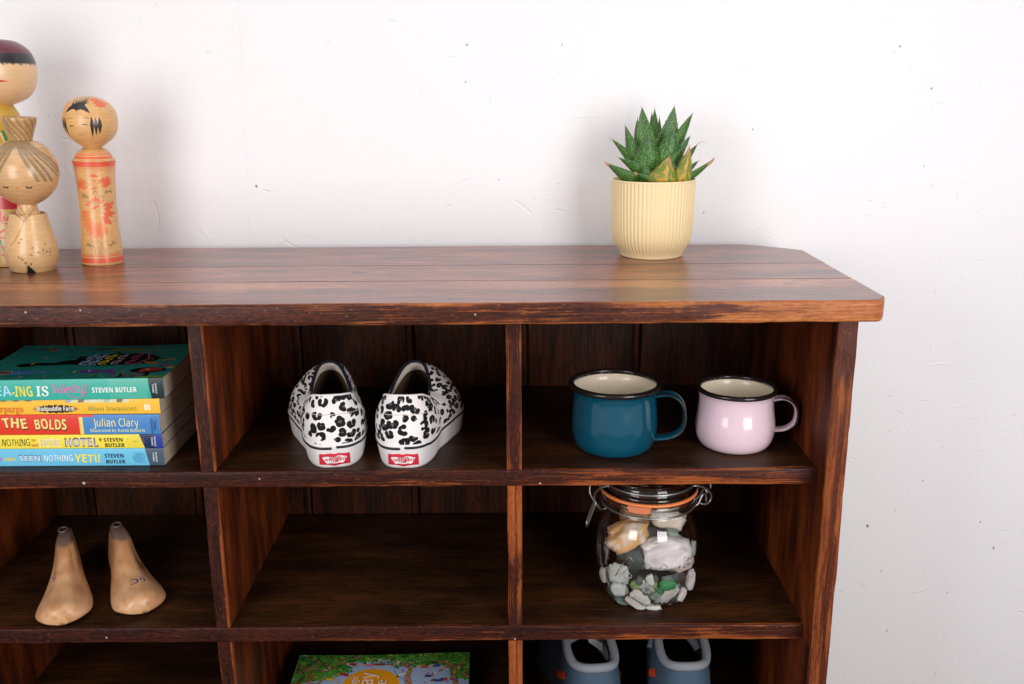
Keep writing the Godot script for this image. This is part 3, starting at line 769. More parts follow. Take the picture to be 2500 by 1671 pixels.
	var slit := func(az: float, h: float) -> float:           # how deep in the hem's slit, 0..1
		var d := rad_to_deg(az)
		var half: float = (0.0105 - h) / 0.0105 * (21.0 if d > 14.0 else 7.0)
		return sm(0.0, 3.0, half - absf(d - 14.0)) if h < 0.0115 else 0.0
	for y in w.p.h:
		for x in w.p.w:
			var s: float = slit.call(deg_to_rad(360.0 * x / w.p.w - 180.0), w.h1 - (w.h1 - w.h0) * y / w.p.h)
			w.p.dot(x, y, hex("1d2a1a"), s)
	st = stool()
	bp = smooth_prof([0.0006, 0.0224, 0.004, 0.0240, 0.0085, 0.0259, 0.0145, 0.0270, 0.0205, 0.0273, 0.028, 0.0264, 0.0358, 0.0248, 0.0479, 0.0218, 0.0615, 0.0189], 44)
	bp.push_front(Vector2(0.0216, 0.0)); bp.push_front(Vector2(0.0001, 0.0002))
	bp.append_array([Vector2(0.0187, 0.0626), Vector2(0.0182, 0.0632), Vector2(0.0174, 0.0632), Vector2(0.0170, 0.0626), Vector2(0.0160, 0.0592), Vector2(0.0128, 0.0588)])
	lathe(st, bp, 120, func(az: float, h: float): return -0.0035 * slit.call(az, h), 0.0, 0.0634)
	obj("body", t, st, mat(Color.WHITE, 0.36, 0.5, {"albedo_texture": w.p.texture()}.merged(varnish)))
	var skin := wrap_grain(hex("d8ae7a"), 17, 0.06)
	st = stool()
	lathe(st, smooth_prof([0.0560, 0.0142, 0.0632, 0.0122, 0.0680, 0.0104, 0.0730, 0.0098], 10), 48)
	var neck := obj("neck", t, st, mat(Color.WHITE, 0.42, 0.5, {"albedo_texture": skin}.merged(varnish)))
	for s in [-1, 1]:                                          # the crossed collar
		st = stool()
		var cp := []
		for k in 9:
			var u := k / 8.0
			var az := deg_to_rad(14.0 + s * lerpf(44.0, -6.0, u))
			var h := lerpf(0.0715, 0.0602, u)
			cp.append(Vector3(sin(az), 0, cos(az)) * (lerpf(0.0100, 0.0132, u) + 0.0006 + (0.0004 if s > 0 else 0.0)) + Vector3(0, h, 0))
		tube(st, cp, 0.0013, 8)
		obj("collar", t, st, mat(Color.WHITE, 0.42, 0.5, {"albedo_texture": skin}.merged(varnish)))
	w = Wrap.new(560, 400, 0.0708, 0.1416, hex("cfa473"))
	w.grain(19, 0.08)
	var strand := hex("8d7658")
	# dark strands from under the bun, parted over the forehead (face turned to az 12)
	for s in [-1, 1]:
		for k in 6:
			var a0: float = 12 + s * (2.0 + k * 7.0)
			var o := []
			for i in 7:
				var u := i / 6.0
				o.append_array([a0 + s * (u * (26 + k * 7.0) + u * u * 8.0), 0.1408 - u * (0.034 + k * 0.0006) - u * u * 0.006 * (1 if k < 3 else 0)])
			w.line(o, 1.0 if k != 1 else 1.4, 0.85, strand, 0.8)
	w.line([10, 0.1408, 12, 0.137, 12, 0.1335], 0.9, 0.5, strand, 0.5)
	for s in [-1, 1]:
		var e: float = 12 + s * 20.5
		w.line([e - 5.5, 0.0955, e - 2, 0.0941, e + 2, 0.0941, e + 5.5, 0.0952], 0.25, 0.25, ink, 0.95)
		w.line([e - 3.0, 0.0943, e, 0.0938, e + 3, 0.0942], 0.5, 0.4, ink, 0.95)
		for k in 5: w.line([e - 4 + k * 2.0, 0.0942, e - 4.6 + k * 2.3, 0.0929], 0.13, 0.1, ink, 0.9)
	w.line([10.8, 0.0937, 11.3, 0.0937], 0.35, 0.35, hex("c62f2a")); w.line([13.4, 0.0937, 13.9, 0.0937], 0.35, 0.35, hex("c62f2a"))
	st = stool()
	lathe(st, smooth_prof([0.0708, 0.0040, 0.0728, 0.0098, 0.0760, 0.0160, 0.0825, 0.0245, 0.092, 0.0316, 0.1026, 0.0347, 0.1110, 0.0350, 0.1195, 0.0334, 0.1271, 0.0300, 0.1340, 0.0248, 0.1390, 0.0180, 0.1412, 0.0120, 0.1416, 0.002], 40), 80)
	obj("head", t, st, mat(Color.WHITE, 0.3, 0.5, {"albedo_texture": w.p.texture()}.merged(varnish)))
	w = Wrap.new(420, 150, 0.1408, 0.1664, hex("bf935c"))
	w.grain(23, 0.1)
	for k in 9:
		var a0: float = -60 + k * 24.0
		w.line([a0, 0.1664, a0 + 16, 0.158, a0 + 42, 0.150, a0 + 70, 0.141], 1.0, 1.2, strand, 0.7)
	st = stool()
	bp = [Vector2(0.0102, 0.1406), Vector2(0.0112, 0.1416)]
	bp.append_array(smooth_prof([0.1418, 0.0113, 0.1500, 0.0136, 0.1580, 0.0160, 0.1625, 0.0173, 0.1645, 0.0174], 12))
	bp.append_array([Vector2(0.0171, 0.1654), Vector2(0.0164, 0.1660), Vector2(0.0152, 0.1663), Vector2(0.0001, 0.1664)])
	lathe(st, bp, 64)
	obj("hair_bun", t, st, mat(Color.WHITE, 0.32, 0.5, {"albedo_texture": w.p.texture()}.merged(varnish)))

	# tall doll at the edge of the picture
	t = thing("wooden_doll", "tall painted wooden doll with maroon and black hair, half out of the picture", "doll", Vector3(-0.2315, YT, -0.178))
	t.rotation_degrees.z = -1.6
	w = Wrap.new(360, 420, 0.0, 0.181, hex("cfa768"))
	w.grain(29, 0.06)
	w.ring(0.128, 0.181, hex("d1a636"), 0.92); w.ring(0.0, 0.052, hex("d4b070"), 0.6)
	w.ring(0.0655, 0.092, hex("c02632"), 0.95); w.ring(0.0785, 0.0790, hex("e4c79a"), 0.9); w.ring(0.094, 0.0946, hex("e4c79a"), 0.6)
	for q in [[60, 0.052, 35, 0.038, 14, 0.028], [40, 0.135, 58, 0.118, 70, 0.104], [-20, 0.05, 4, 0.03, 12, 0.012]]: w.line(q, 0.9, 0.7, hex("3f8a6d"), 0.9)
	w.line([34, 0.15, 44, 0.135, 52, 0.115, 56, 0.098], 1.6, 1.2, hex("3f8a6d"), 0.9); w.line([30, 0.148, 40, 0.131, 47, 0.112], 1.0, 0.8, hex("efe2c0"), 0.8)
	for q in [[52, 0.024], [30, 0.016], [72, 0.044], [-10, 0.035], [8, 0.05]]:
		petals(w, q[0], q[1], 15.0, [[90, 1.0], [40, 0.85], [140, 0.85], [-10, 0.7], [190, 0.7], [65, 0.6], [115, 0.6]], hex("d0392e"), 0.02, 0.95)
	st = stool()
	bp = smooth_prof([0.0006, 0.0290, 0.005, 0.0296, 0.03, 0.0285, 0.06, 0.0262, 0.085, 0.0250, 0.11, 0.0262, 0.13, 0.0275, 0.15, 0.0270, 0.165, 0.0235, 0.175, 0.0185, 0.181, 0.0150], 40)
	bp.push_front(Vector2(0.0001, 0.0))
	lathe(st, bp, 64)
	obj("body", t, st, mat(Color.WHITE, 0.4, 0.5, {"albedo_texture": w.p.texture()}.merged(varnish)))
	w = Wrap.new(560, 360, 0.1775, 0.2482, hex("e0b98a"))
	w.grain(31, 0.035)
	var mar := hex("5a1a2c")
	w.ring(0.2315, 0.2482, mar, 1.0)
	for k in 90: w.line([rng.randf_range(-180, 180), 0.2475, rng.randf_range(-180, 180), 0.234], 0.14, 0.1, hex("8a3b4a"), 0.12)
	for k in 60:
		var a: float = -60 + k * 3.0
		w.line([a, 0.246, a + 9, 0.2335], 0.16, 0.12, hex("93414c"), 0.45)
	w.ring(0.2228, 0.2325, hex("1c1a20"), 1.0)
	for k in 120:
		var a: float = -180 + k * 3.0
		w.line([a, 0.2235, a + rng.randf_range(-1, 1), 0.2222 - rng.randf() * 0.0022], 0.4, 0.15, hex("1c1a20"), 1.0)
	w.poly([14, 0.2035, 26, 0.2042, 36, 0.2046, 47, 0.2036, 36, 0.2024, 26, 0.2022], hex("c8242c"), 1.0)
	w.line([-22, 0.2165, -12, 0.2178, -2, 0.2165], 0.3, 0.2, ink, 0.9)
	st = stool()
	lathe(st, smooth_prof([0.1775, 0.0155, 0.1795, 0.0215, 0.1830, 0.0290, 0.1868, 0.0345, 0.1945, 0.0403, 0.2030, 0.0434, 0.2120, 0.0447, 0.2210, 0.0444, 0.2300, 0.0423, 0.2380, 0.0375, 0.2440, 0.0295, 0.2470, 0.0200, 0.2482, 0.0005], 40), 80)
	obj("head", t, st, mat(Color.WHITE, 0.4, 0.5, {"albedo_texture": w.p.texture()}.merged(varnish)))

func wrap_grain(c: Color, sd: int, amount: float) -> ImageTexture:
	var w := Wrap.new(128, 128, 0, 1, c)
	w.grain(sd, amount)
	return w.p.texture()

# ------------------------------------------------------------------ potted succulent
func leaf_tex(dead: bool, sd: int) -> ImageTexture:
	var p := Paint.new(160, 256, hex("2f5526"))
	var n := noise(sd, 3)
	var r := RandomNumberGenerator.new(); r.seed = sd
	for y in 256:
		for x in 160:
			var v := n.get_noise_2d(x / 40.0, y / 60.0)
			var t := 1.0 - y / 256.0                          # 0 at the base, 1 at the tip
			var c := hex("4f8224").lerp(hex("305c28"), clampf(t * 1.3 + v * 0.5, 0, 1))
			if dead:
				c = hex("6c8030").lerp(hex("c29a38"), sm(-0.3, 0.5, v + 0.18 - absf(x / 80.0 - 1.0) * 0.35))
				c = c.lerp(hex("c98a72"), sm(0.80, 1.0, t + v * 0.4))
				c = c.lerp(hex("5b3a22"), sm(0.3, 0.5, n.get_noise_2d(x / 14.0 + 50, y / 18.0)) * 0.5)
			else:
				c = c.lerp(hex("6c9a2c"), sm(0.15, 0.6, v) * 0.5)
			p.im.set_pixel(x, y, c)
	# rows of white tubercles, and a pale toothed margin
	for row in 22:
		var t := 0.10 + row * 0.041
		if dead and row % 2: continue
		for k in 7:
			if r.randf() < 0.25 + (0.3 if t < 0.35 else 0.0): continue
			var x := 80.0 + (k - 3 + r.randf_range(-0.3, 0.3)) * 20.0
			p.ell(x, 256.0 * (1.0 - t) + r.randf_range(-3, 3) + absf(k - 3) * 1.6, 3.0, 1.9, hex("c9d3bd"), 0, 0.75 if not dead else 0.3)
	for y in range(4, 250, 7):
		for x in [3.0, 157.0]: p.ell(x, y, 3.2, 2.2, hex("cfd6c0"), 0, 0.85)
	return p.texture()

func potted_plant() -> void:
	var t := thing("potted_succulent", "spiky green succulent in a ribbed pale yellow pot standing on the cabinet top", "potted plant", Vector3(0.5090, YT, -0.2045))
	var pot_m := mat(hex("ecd6a6"), 0.55, 0.45)
	var ribs := 62
	var rib := func(az: float, h: float):
		var u := absf(sin(az * ribs / 2.0))
		return (pow(u, 0.55) - 1.0) * 0.0011 * sm(0.0015, 0.006, h) * (1.0 - sm(0.0868, 0.0880, h))
	var pr := [Vector2(0.0001, 0.0), Vector2(0.0345, 0.0), Vector2(0.0357, 0.0006)]
	pr.append_array(smooth_prof([0.0012, 0.0360, 0.0035, 0.0366, 0.0075, 0.0388, 0.0130, 0.0423, 0.0190, 0.0449, 0.0270, 0.0465, 0.0400, 0.0473, 0.0555, 0.0478, 0.0740, 0.0482, 0.0880, 0.0485], 34))
	pr.append_array([Vector2(0.0486, 0.0888), Vector2(0.0483, 0.0894), Vector2(0.0476, 0.0897), Vector2(0.0468, 0.0894), Vector2(0.0464, 0.0886), Vector2(0.0461, 0.0800), Vector2(0.0455, 0.0700)])
	var st := stool()
	lathe(st, pr, ribs * 8, rib)
	obj("pot", t, st, pot_m)
	st = stool()
	var ns := noise(8, 2)
	grid(st, 40, 10, func(i: int, j: int):
		var a := -TAU * (i % 40) / 40.0
		var r := 0.0458 * j / 10.0
		return Vector3(sin(a) * r, 0.0795 + ns.get_noise_2d(sin(a) * r * 260.0, cos(a) * r * 260.0) * 0.0022, cos(a) * r))
	obj("soil", t, st, mat(hex("2b2019"), 0.95, 0.3))
	var g := [leaf_tex(false, 3), leaf_tex(false, 4), leaf_tex(true, 6)]
	var lm := []
	for k in 3: lm.append(mat(Color.WHITE, 0.42, 0.42, {"albedo_texture": g[k], "subsurf_scatter_enabled": true, "subsurf_scatter_strength": 0.06}))
	var dry := mat(hex("b98a6c"), 0.7, 0.3)
	# tip x, y; base x, y; half width (in units of 0.0623 mm, origin in the middle of the rim); depth of tip and base (m); width turn; look
	var L := [
		[-225, 1335, -120, 480, 165, -0.012, -0.006, 0, 0], [60, 1300, 40, 600, 85, -0.034, -0.016, 0.2, 1], [15, 1225, 0, 560, 70, -0.036, -0.016, -0.3, 0], [150, 1145, 110, 560, 55, -0.032, -0.016, 0.4, 1],
		[380, 1350, 190, 420, 200, -0.014, -0.008, 0.1, 0], [310, 965, 200, 250, 235, 0.012, 0.006, 0.05, 1], [-172, 895, -110, 180, 225, 0.020, 0.010, 0.0, 1],
		[715, 1215, 390, 560, 125, -0.010, -0.006, 0.5, 0], [640, 800, 430, 420, 110, 0.004, 0.0, 0.6, 1], [-552, 1005, -300, 280, 130, 0.0, 0.0, -0.35, 0],
		[-792, 755, -340, 270, 95, -0.008, -0.004, -0.5, 1], [-700, 425, -190, 90, 130, 0.016, 0.012, -0.3, 1], [-925, 330, -400, -20, 120, 0.014, 0.012, -0.25, 0],
		[830, 630, 520, 240, 105, -0.012, -0.006, 0.6, 1], [1075, 385, 600, 10, 95, 0.012, 0.010, 0.5, 1], [820, 340, 520, 90, 80, 0.004, 0.004, 0.4, 0],
		[185, 465, 85, -40, 230, 0.036, 0.030, 0.0, 2], [560, 655, 410, -30, 150, 0.030, 0.026, 0.12, 2], [-425, 165, -110, -10, 75, 0.034, 0.026, -0.1, 0],
		[560, 640, 250, 230, 125, 0.016, 0.012, 0.25, 1], [-285, 1135, -280, 560, 55, -0.018, -0.010, -0.6, 1], [680, 310, 560, 130, 60, -0.016, -0.010, 0.4, 0],
		[-240, 300, -140, 0, 120, 0.026, 0.022, -0.15, 1], [300, 330, 260, 10, 120, 0.026, 0.022, 0.1, 1]]
	var u := 0.0000623
	for q in L:
		var tip := Vector3(q[0] * u, 0.0895 + q[1] * u * 0.97, q[5])
		var bs := Vector3(q[2] * u, 0.0895 + q[3] * u, q[6])
		var root := Vector3(bs.x * 0.35, 0.081, bs.z * 0.4)
		var outw := Vector3(bs.x + tip.x, 0, (bs.z + tip.z) * 1.2 + 0.010).normalized()
		st = stool()
		var nl := 26
		var nc := 12
		var side0 := Vector3(cos(q[7] * 1.2), 0, -sin(q[7] * 1.2))
		grid(st, nc, nl, func(i: int, j: int):
			var s := float(j) / nl
			var mid := bs + outw * 0.0015
			var c := root.lerp(mid, s / 0.3) if s < 0.3 else Vector3.ZERO
			if s >= 0.3:
				var v := (s - 0.3) / 0.7
				var bend := mid + (mid - root) * 0.28
				c = mid * (1 - v) * (1 - v) + (bend.lerp(tip, 0.35)) * 2.0 * v * (1 - v) + tip * v * v
			var d := (tip - bs).normalized()
			var side := (side0 - d * side0.dot(d)).normalized()
			var back := side.cross(d).normalized()
			if back.dot(outw) < 0: back = -back
			var w: float = q[4] * 1.3 * u * (lerpf(0.72, 1.0, s / 0.3) if s < 0.3 else pow(1.0 - pow((s - 0.3) / 0.7, 1.5), 1.0))
			w += 0.00012 * (1.0 - s)
			var a := TAU * (i % nc) / nc
			var cx := cos(a) * w * (1.0 + (0.05 * sin(j * 2.6) if absf(cos(a)) > 0.9 else 0.0))
			var cy := sin(a)
			cy = (cy * 0.34 if cy > 0 else cy * 0.10) * w - (cos(a) * cos(a)) * w * 0.22
			return c + side * cx + back * cy,
			func(i: int, j: int):
				var a := TAU * i / nc
				return Vector2(0.5 - 0.48 * cos(a), 1.0 - clampf((float(j) / nl - 0.1) / 0.9, 0, 1)))
		var lf := obj("leaf", t, st, lm[q[8]])
		if q[8] != 2 or true:                                # the fine dry hair on the tip
			st = stool()
			var dd := (tip - bs).normalized()
			var hair := [tip - dd * 0.002, tip + dd * 0.002 + outw * 0.0006]
			if q[0] == 830: hair.append_array([tip + dd * 0.003 + Vector3(0.004, 0.0004, 0), tip + dd * 0.002 + Vector3(0.0095, 0.0004, 0)])
			tube(st, bez(hair, 6), func(s): return 0.00035 * (1.0 - s) + 0.00008, 5)
			obj("tip", lf, st, dry)
		if q[0] == -425 or q[0] == -925 or q[0] == 1075:     # withered ends
			st = stool()
			var e := tip.lerp(bs, 0.34 if q[0] == 1075 else 0.16)
			var pp := [e + outw * 0.0015, tip.lerp(e, 0.5) + outw * 0.0016, tip + Vector3(0.0, 0.0008, 0.001)]
			tube(st, bez(pp, 8), func(s): return (0.0019 if q[0] == 1075 else 0.0013) * sqrt(maxf(1.0 - s, 0.0)) + 0.0003, 7)
			obj("dry_end", lf, st, dry)

# ------------------------------------------------------------------ enamel mugs
func mugs() -> void:
	mug("large teal blue enamel mug with a chipped black rim", Vector3(0.4545, S1, -0.066), hex("084a5f"),
		[0.0, 0.0350, 0.0015, 0.0385, 0.0045, 0.0413, 0.0095, 0.0437, 0.016, 0.0453, 0.025, 0.0463, 0.034, 0.0463, 0.045, 0.0455, 0.055, 0.0446, 0.0625, 0.0446, 0.0668, 0.0462, 0.0695, 0.0480], 0.0500, 0.0718, 0.0031, 82.0, [0.0605, 0.0738, 0.0140], hex("f5e8d0"), 0.0085, 4)
	mug("small pale pink enamel mug with a dark brown rim", Vector3(0.5865, S1, -0.069), hex("e2c8d3"),
		[0.0, 0.0300, 0.0012, 0.0335, 0.004, 0.0370, 0.009, 0.0400, 0.015, 0.0418, 0.0225, 0.0426, 0.030, 0.0424, 0.039, 0.0411, 0.047, 0.0400, 0.0545, 0.0397, 0.0595, 0.0405, 0.0630, 0.0422], 0.0433, 0.0652, 0.0026, 84.0, [0.0535, 0.0632, 0.0205], hex("f5ead0"), 0.0065, 9)

func mug(label: String, at: Vector3, c: Color, keys: Array, rim_r: float, rim_h: float, rim_t: float, az: float, hd: Array, inside: Color, hw: float, sd: int) -> void:
	var t := thing("enamel_mug", label, "mug", at)
	var st := stool()
	var outer := smooth_prof(keys, 36)
	outer.push_front(Vector2(0.0001, 0.0008))
	lathe(st, outer, 80)
	var em := mat(c, 0.13, 0.5, {"clearcoat_enabled": true, "clearcoat": 0.5, "clearcoat_roughness": 0.05})
	obj("body", t, st, em)
	st = stool()
	var inner := []
	for k in range(outer.size() - 1, 2, -2): inner.append(Vector2(outer[k].x - 0.0011, maxf(outer[k].y, 0.0025)))
	inner.append(Vector2(0.0001, 0.0025))
	lathe(st, inner, 64)
	obj("inside", t, st, mat(inside, 0.2, 0.5))
	st = stool()
	var rp := []
	var nz := noise(sd, 2)
	for k in 120:
		var a := TAU * k / 120
		rp.append(Vector3(sin(a) * (rim_r - rim_t), rim_h + nz.get_noise_2d(cos(a) * 2.0, sin(a) * 2.0) * 0.0003, cos(a) * (rim_r - rim_t)))
	tube(st, rp, func(s): return rim_t * (1.0 + 0.06 * nz.get_noise_2d(cos(s * TAU) * 9.0, sin(s * TAU) * 9.0)), 12, true)
	var rim := obj("rim", t, st, mat(hex("1d1716"), 0.22, 0.5))
	st = stool()                                             # small chips in the black enamel
	var r := RandomNumberGenerator.new(); r.seed = sd
	for k in 11:
		var a := deg_to_rad(r.randf_range(100, 290))
		var p0 := Vector3(sin(a), 0, cos(a)) * (rim_r - rim_t * (1.9 + 0.05 * (k % 3))) + Vector3(0, rim_h - rim_t * 0.2, 0)
		var l := r.randf_range(0.0008, 0.0030)
		var tg := Vector3(cos(a), 0, -sin(a))
		tube(st, [p0 - tg * l, p0 + Vector3(0, 0.0002, 0), p0 + tg * l], func(s): return 0.0006 * sin(PI * clampf(s, 0.05, 0.95)) + 0.0001, 6)
	obj("rim_chip", rim, st, mat(hex("6a625c"), 0.6, 0.4)).set_meta("kind", "stuff")
	# strap handle with rolled edges
	var ar := deg_to_rad(az)
	var out := Vector3(sin(ar), 0, cos(ar))
	var side := Vector3(cos(ar), 0, -sin(ar))
	var r_top := 0.0
	var r_bot := 0.0
	for q in outer:
		if q.y <= hd[0]: r_top = q.x
		if q.y <= hd[2]: r_bot = q.x
	var R: float = hd[1]
	var mid: float = (hd[0] + hd[2]) / 2.0
	var path := bez([out * (r_top - 0.001) + Vector3(0, hd[0] - 0.001, 0), out * lerpf(r_top, R, 0.45) + Vector3(0, hd[0] + 0.0008, 0), out * lerpf(r_top, R, 0.82) + Vector3(0, lerpf(hd[0], mid, 0.22), 0), out * R + Vector3(0, lerpf(hd[0], mid, 0.75), 0), out * lerpf(r_bot, R, 0.93) + Vector3(0, lerpf(mid, hd[2], 0.5), 0), out * lerpf(r_bot, R, 0.55) + Vector3(0, lerpf(mid, hd[2], 0.9), 0), out * (r_bot - 0.001) + Vector3(0, hd[2] - 0.0005, 0)], 40)
	st = stool()
	var hc := 20
	grid(st, hc, 40, func(i: int, j: int):
		var a: Vector3 = path[maxi(j - 1, 0)]
		var b: Vector3 = path[mini(j + 1, 40)]
		var tg := (b - a).normalized()
		var nn := side.cross(tg).normalized()
		var an := TAU * (i % hc) / hc
		var x := cos(an)
		var y := sin(an)
		var thick := 0.0011 + 0.0010 * pow(absf(x), 3.0)
		return path[j] + side * (signf(x) * pow(absf(x), 0.6) * hw) + nn * (y * thick - 0.0016 * x * x))
	var hm := obj("handle", t, st, em)
	for s in [-1, 1]:                                        # dark worn edge of the strap
		st = stool()
		var ep := []
		for j in range(5, 34):
			var a: Vector3 = path[j - 1]
			var b: Vector3 = path[j + 1]
			ep.append(path[j] + side * s * (hw + 0.0001) + side.cross((b - a).normalized()).normalized() * -0.0017)
		tube(st, ep, func(q): return 0.0014 * sqrt(sin(PI * clampf(q, 0.02, 0.98))), 7)
		obj("handle_edge", hm, st, mat(hex("2a2424") if s < 0 else hex("3a2c2c"), 0.35, 0.5))
# ------------------------------------------------------------------ jar of stones and sea glass
func pebble(called: String, label: String, category: String, c: Color, at: Vector3, size: Vector3, turn: Vector3, sd: int, o := {}) -> void:
	var st := stool()
	var n := noise(sd, 2)
	var n2 := noise(sd + 50, 2)
	var flat: float = o.get("flat", 0.0)
	var rough: float = o.get("lumps", 0.22)
	var fine: float = o.get("fine", 0.0)
	var pale: Color = o.get("pale", c)
	var bend: float = o.get("bend", 0.0)
	var cols := {}
	grid(st, 28, 18, func(i: int, j: int):
		var a := TAU * (i % 28) / 28.0
		var b := PI * (float(j) / 18.0 - 0.5)
		var d := Vector3(sin(a) * cos(b), sin(b), cos(a) * cos(b))
		var e := Vector3(signf(d.x) * pow(absf(d.x), 0.66), signf(d.y) * pow(absf(d.y), 0.7), signf(d.z) * pow(absf(d.z), 1.0 - flat * 0.5))
		var k := 1.0 + n.get_noise_3dv(d * 1.3) * rough * 2.0 + n2.get_noise_3dv(d * 7.0) * fine
		var v := e * k * size
		v.z += bend * v.x * v.x / maxf(size.x, 0.001)
		return v,
		null, func(i: int, j: int):
			var a := TAU * (i % 28) / 28.0
			var b := PI * (float(j) / 18.0 - 0.5)
			var d := Vector3(sin(a) * cos(b), sin(b), cos(a) * cos(b))
			return c.srgb_to_linear().lerp(pale.srgb_to_linear(), sm(0.0, 0.16, n2.get_noise_3dv(d * 1.1 + Vector3(3, 1, 2)))))
	var glassy: bool = o.get("glass", false)
	var m := mat(Color.WHITE, 0.6 if not glassy else 0.5, 0.4, {"vertex_color_use_as_albedo": true})
	if glassy:
		m.subsurf_scatter_enabled = true; m.subsurf_scatter_strength = 0.25
	var x := obj(called, self, st, m)
	x.position = at; x.rotation_degrees = turn
	if called == "sea_glass": x.scale = Vector3.ONE * 0.88
	x.set_meta("label", label); x.set_meta("category", category); x.set_meta("kind", "thing")
	if o.has("group"): x.set_meta("group", o.group)

func jar() -> void:
	var J := Vector3(0.4955, S2, -0.0770)
	var t := thing("preserving_jar", "clip-top glass preserving jar with orange rubber seal, filled with stones and sea glass", "jar", J)
	var clear := mat(Color(1, 1, 1, 0.0), 0.02, 0.5, {"transparency": BaseMaterial3D.TRANSPARENCY_ALPHA})
	var thick := mat(Color(0.97, 1.0, 0.98, 0.0), 0.02, 0.5, {"refraction_enabled": true, "refraction_scale": 0.05})
	var steel := mat(hex("a9a7a6"), 0.32, 0.5, {"metallic": 0.9})
	var keys := [0.0045, 0.0470, 0.0085, 0.0510, 0.014, 0.0542, 0.022, 0.0568, 0.034, 0.0588, 0.050, 0.0597, 0.064, 0.0592, 0.076, 0.0577, 0.0870, 0.0553, 0.0955, 0.0527, 0.1010, 0.0514, 0.1040, 0.0512]
	var st := stool()
	var pr := smooth_prof(keys, 44)
	pr.push_front(Vector2(0.0425, 0.0014)); pr.push_front(Vector2(0.0395, 0.0002)); pr.push_front(Vector2(0.0360, 0.0006)); pr.push_front(Vector2(0.0001, 0.0030))
	pr.append_array([Vector2(0.0520, 0.1062), Vector2(0.0526, 0.1085), Vector2(0.0521, 0.1105), Vector2(0.0513, 0.1118), Vector2(0.0512, 0.1160), Vector2(0.0520, 0.1185), Vector2(0.0532, 0.1205), Vector2(0.0538, 0.1225), Vector2(0.0535, 0.1245), Vector2(0.0500, 0.1252)])
	lathe(st, pr, 96)
	var body := obj("glass_body", t, st, clear)
	st = stool()
	var inn := []
	for k in range(pr.size() - 9, 4, -1): inn.append(Vector2(pr[k].x - 0.0024, pr[k].y))
	lathe(st, inn, 96)
	obj("glass_inside", t, st, clear)
	st = stool()                                              # the heavy glass of the foot
	lathe(st, [Vector2(0.0001, 0.0012), Vector2(0.0350, 0.0010), Vector2(0.0400, 0.0012), Vector2(0.0455, 0.0042), Vector2(0.0482, 0.0068), Vector2(0.0470, 0.0070), Vector2(0.0430, 0.0050), Vector2(0.0380, 0.0042), Vector2(0.0001, 0.0050)], 72)
	obj("glass_foot", t, st, thick)
	st = stool()
	var ringp := func(r: float, h: float, n := 96) -> Array:
		var o := []
		for k in n: o.append(Vector3(sin(TAU * k / n) * r, h, cos(TAU * k / n) * r))
		return o
	lathe(st, [Vector2(0.0500, 0.1252), Vector2(0.0522, 0.1262), Vector2(0.0535, 0.1247), Vector2(0.0540, 0.1225), Vector2(0.0533, 0.1203), Vector2(0.0520, 0.1186), Vector2(0.0490, 0.1180), Vector2(0.0488, 0.1225), Vector2(0.0500, 0.1252)], 96)
	obj("glass_rim", t, st, thick)
	# rubber seal with its tab
	st = stool()
	lathe(st, [Vector2(0.0470, 0.1266), Vector2(0.0540, 0.1266), Vector2(0.0546, 0.1270), Vector2(0.0548, 0.1278), Vector2(0.0546, 0.1287), Vector2(0.0540, 0.1291), Vector2(0.0470, 0.1291)], 96)
	var rub := mat(hex("f08a50"), 0.5, 0.45)
	var seal := obj("rubber_seal", t, st, rub)
	st = stool()
	grid(st, 14, 4, func(i: int, j: int):
		var az := deg_to_rad(lerpf(-31.0, -4.0, i / 14.0))
		var w := sqrt(maxf(1.0 - pow(absf(i / 7.0 - 1.0), 6.0), 0.0))
		return Vector3(sin(az) * (0.0552 + 0.0006 * (4 - j)), 0.1268 - (4 - j) / 4.0 * 0.0062 * w, cos(az) * (0.0552 + 0.0006 * (4 - j))))
	obj("seal_tab", seal, st, mat(hex("c96f45"), 0.5, 0.45))
	# lid
	st = stool()
	lathe(st, [Vector2(0.0001, 0.1395), Vector2(0.0400, 0.1390), Vector2(0.0455, 0.1300), Vector2(0.0470, 0.1294), Vector2(0.0522, 0.1294), Vector2(0.0537, 0.1305), Vector2(0.0540, 0.1325), Vector2(0.0532, 0.1345), Vector2(0.0512, 0.1352), Vector2(0.0503, 0.1362), Vector2(0.0502, 0.1400), Vector2(0.0494, 0.1430), Vector2(0.0472, 0.1452), Vector2(0.0430, 0.1462), Vector2(0.0001, 0.1464)], 96)
	obj("glass_lid", t, st, thick)
	# wires: round the neck, over the lid, the clip and the hinge
	st = stool(); tube(st, ringp.call(0.0526, 0.1128), 0.00115, 8, true)
	obj("neck_wire", t, st, steel)
	st = stool(); tube(st, ringp.call(0.0508, 0.1392), 0.0013, 8, true)
	obj("lid_wire", t, st, steel)
	var P := func(az: float, r: float, h: float) -> Vector3: return Vector3(sin(deg_to_rad(az)) * r, h, cos(deg_to_rad(az)) * r)
	st = stool()
	tube(st, bez([P.call(60, 0.0520, 0.1392), P.call(64, 0.0560, 0.1390), P.call(72, 0.0645, 0.1330), P.call(78, 0.0690, 0.1240), P.call(80, 0.0685, 0.1160), P.call(76, 0.0640, 0.1130), P.call(72, 0.0580, 0.1150)], 30), 0.00115, 7)
	tube(st, bez([P.call(98, 0.0510, 0.1392), P.call(95, 0.0600, 0.1395), P.call(93, 0.0690, 0.1330), P.call(92, 0.0705, 0.1240)], 18), 0.00115, 7)
	obj("hinge_wire", t, st, steel)
	st = stool()
	tube(st, bez([P.call(68, 0.0530, 0.1128), P.call(70, 0.0565, 0.1160), P.call(74, 0.0600, 0.1250), P.call(78, 0.0635, 0.1230), P.call(80, 0.0640, 0.1150)], 22), 0.0011, 7)
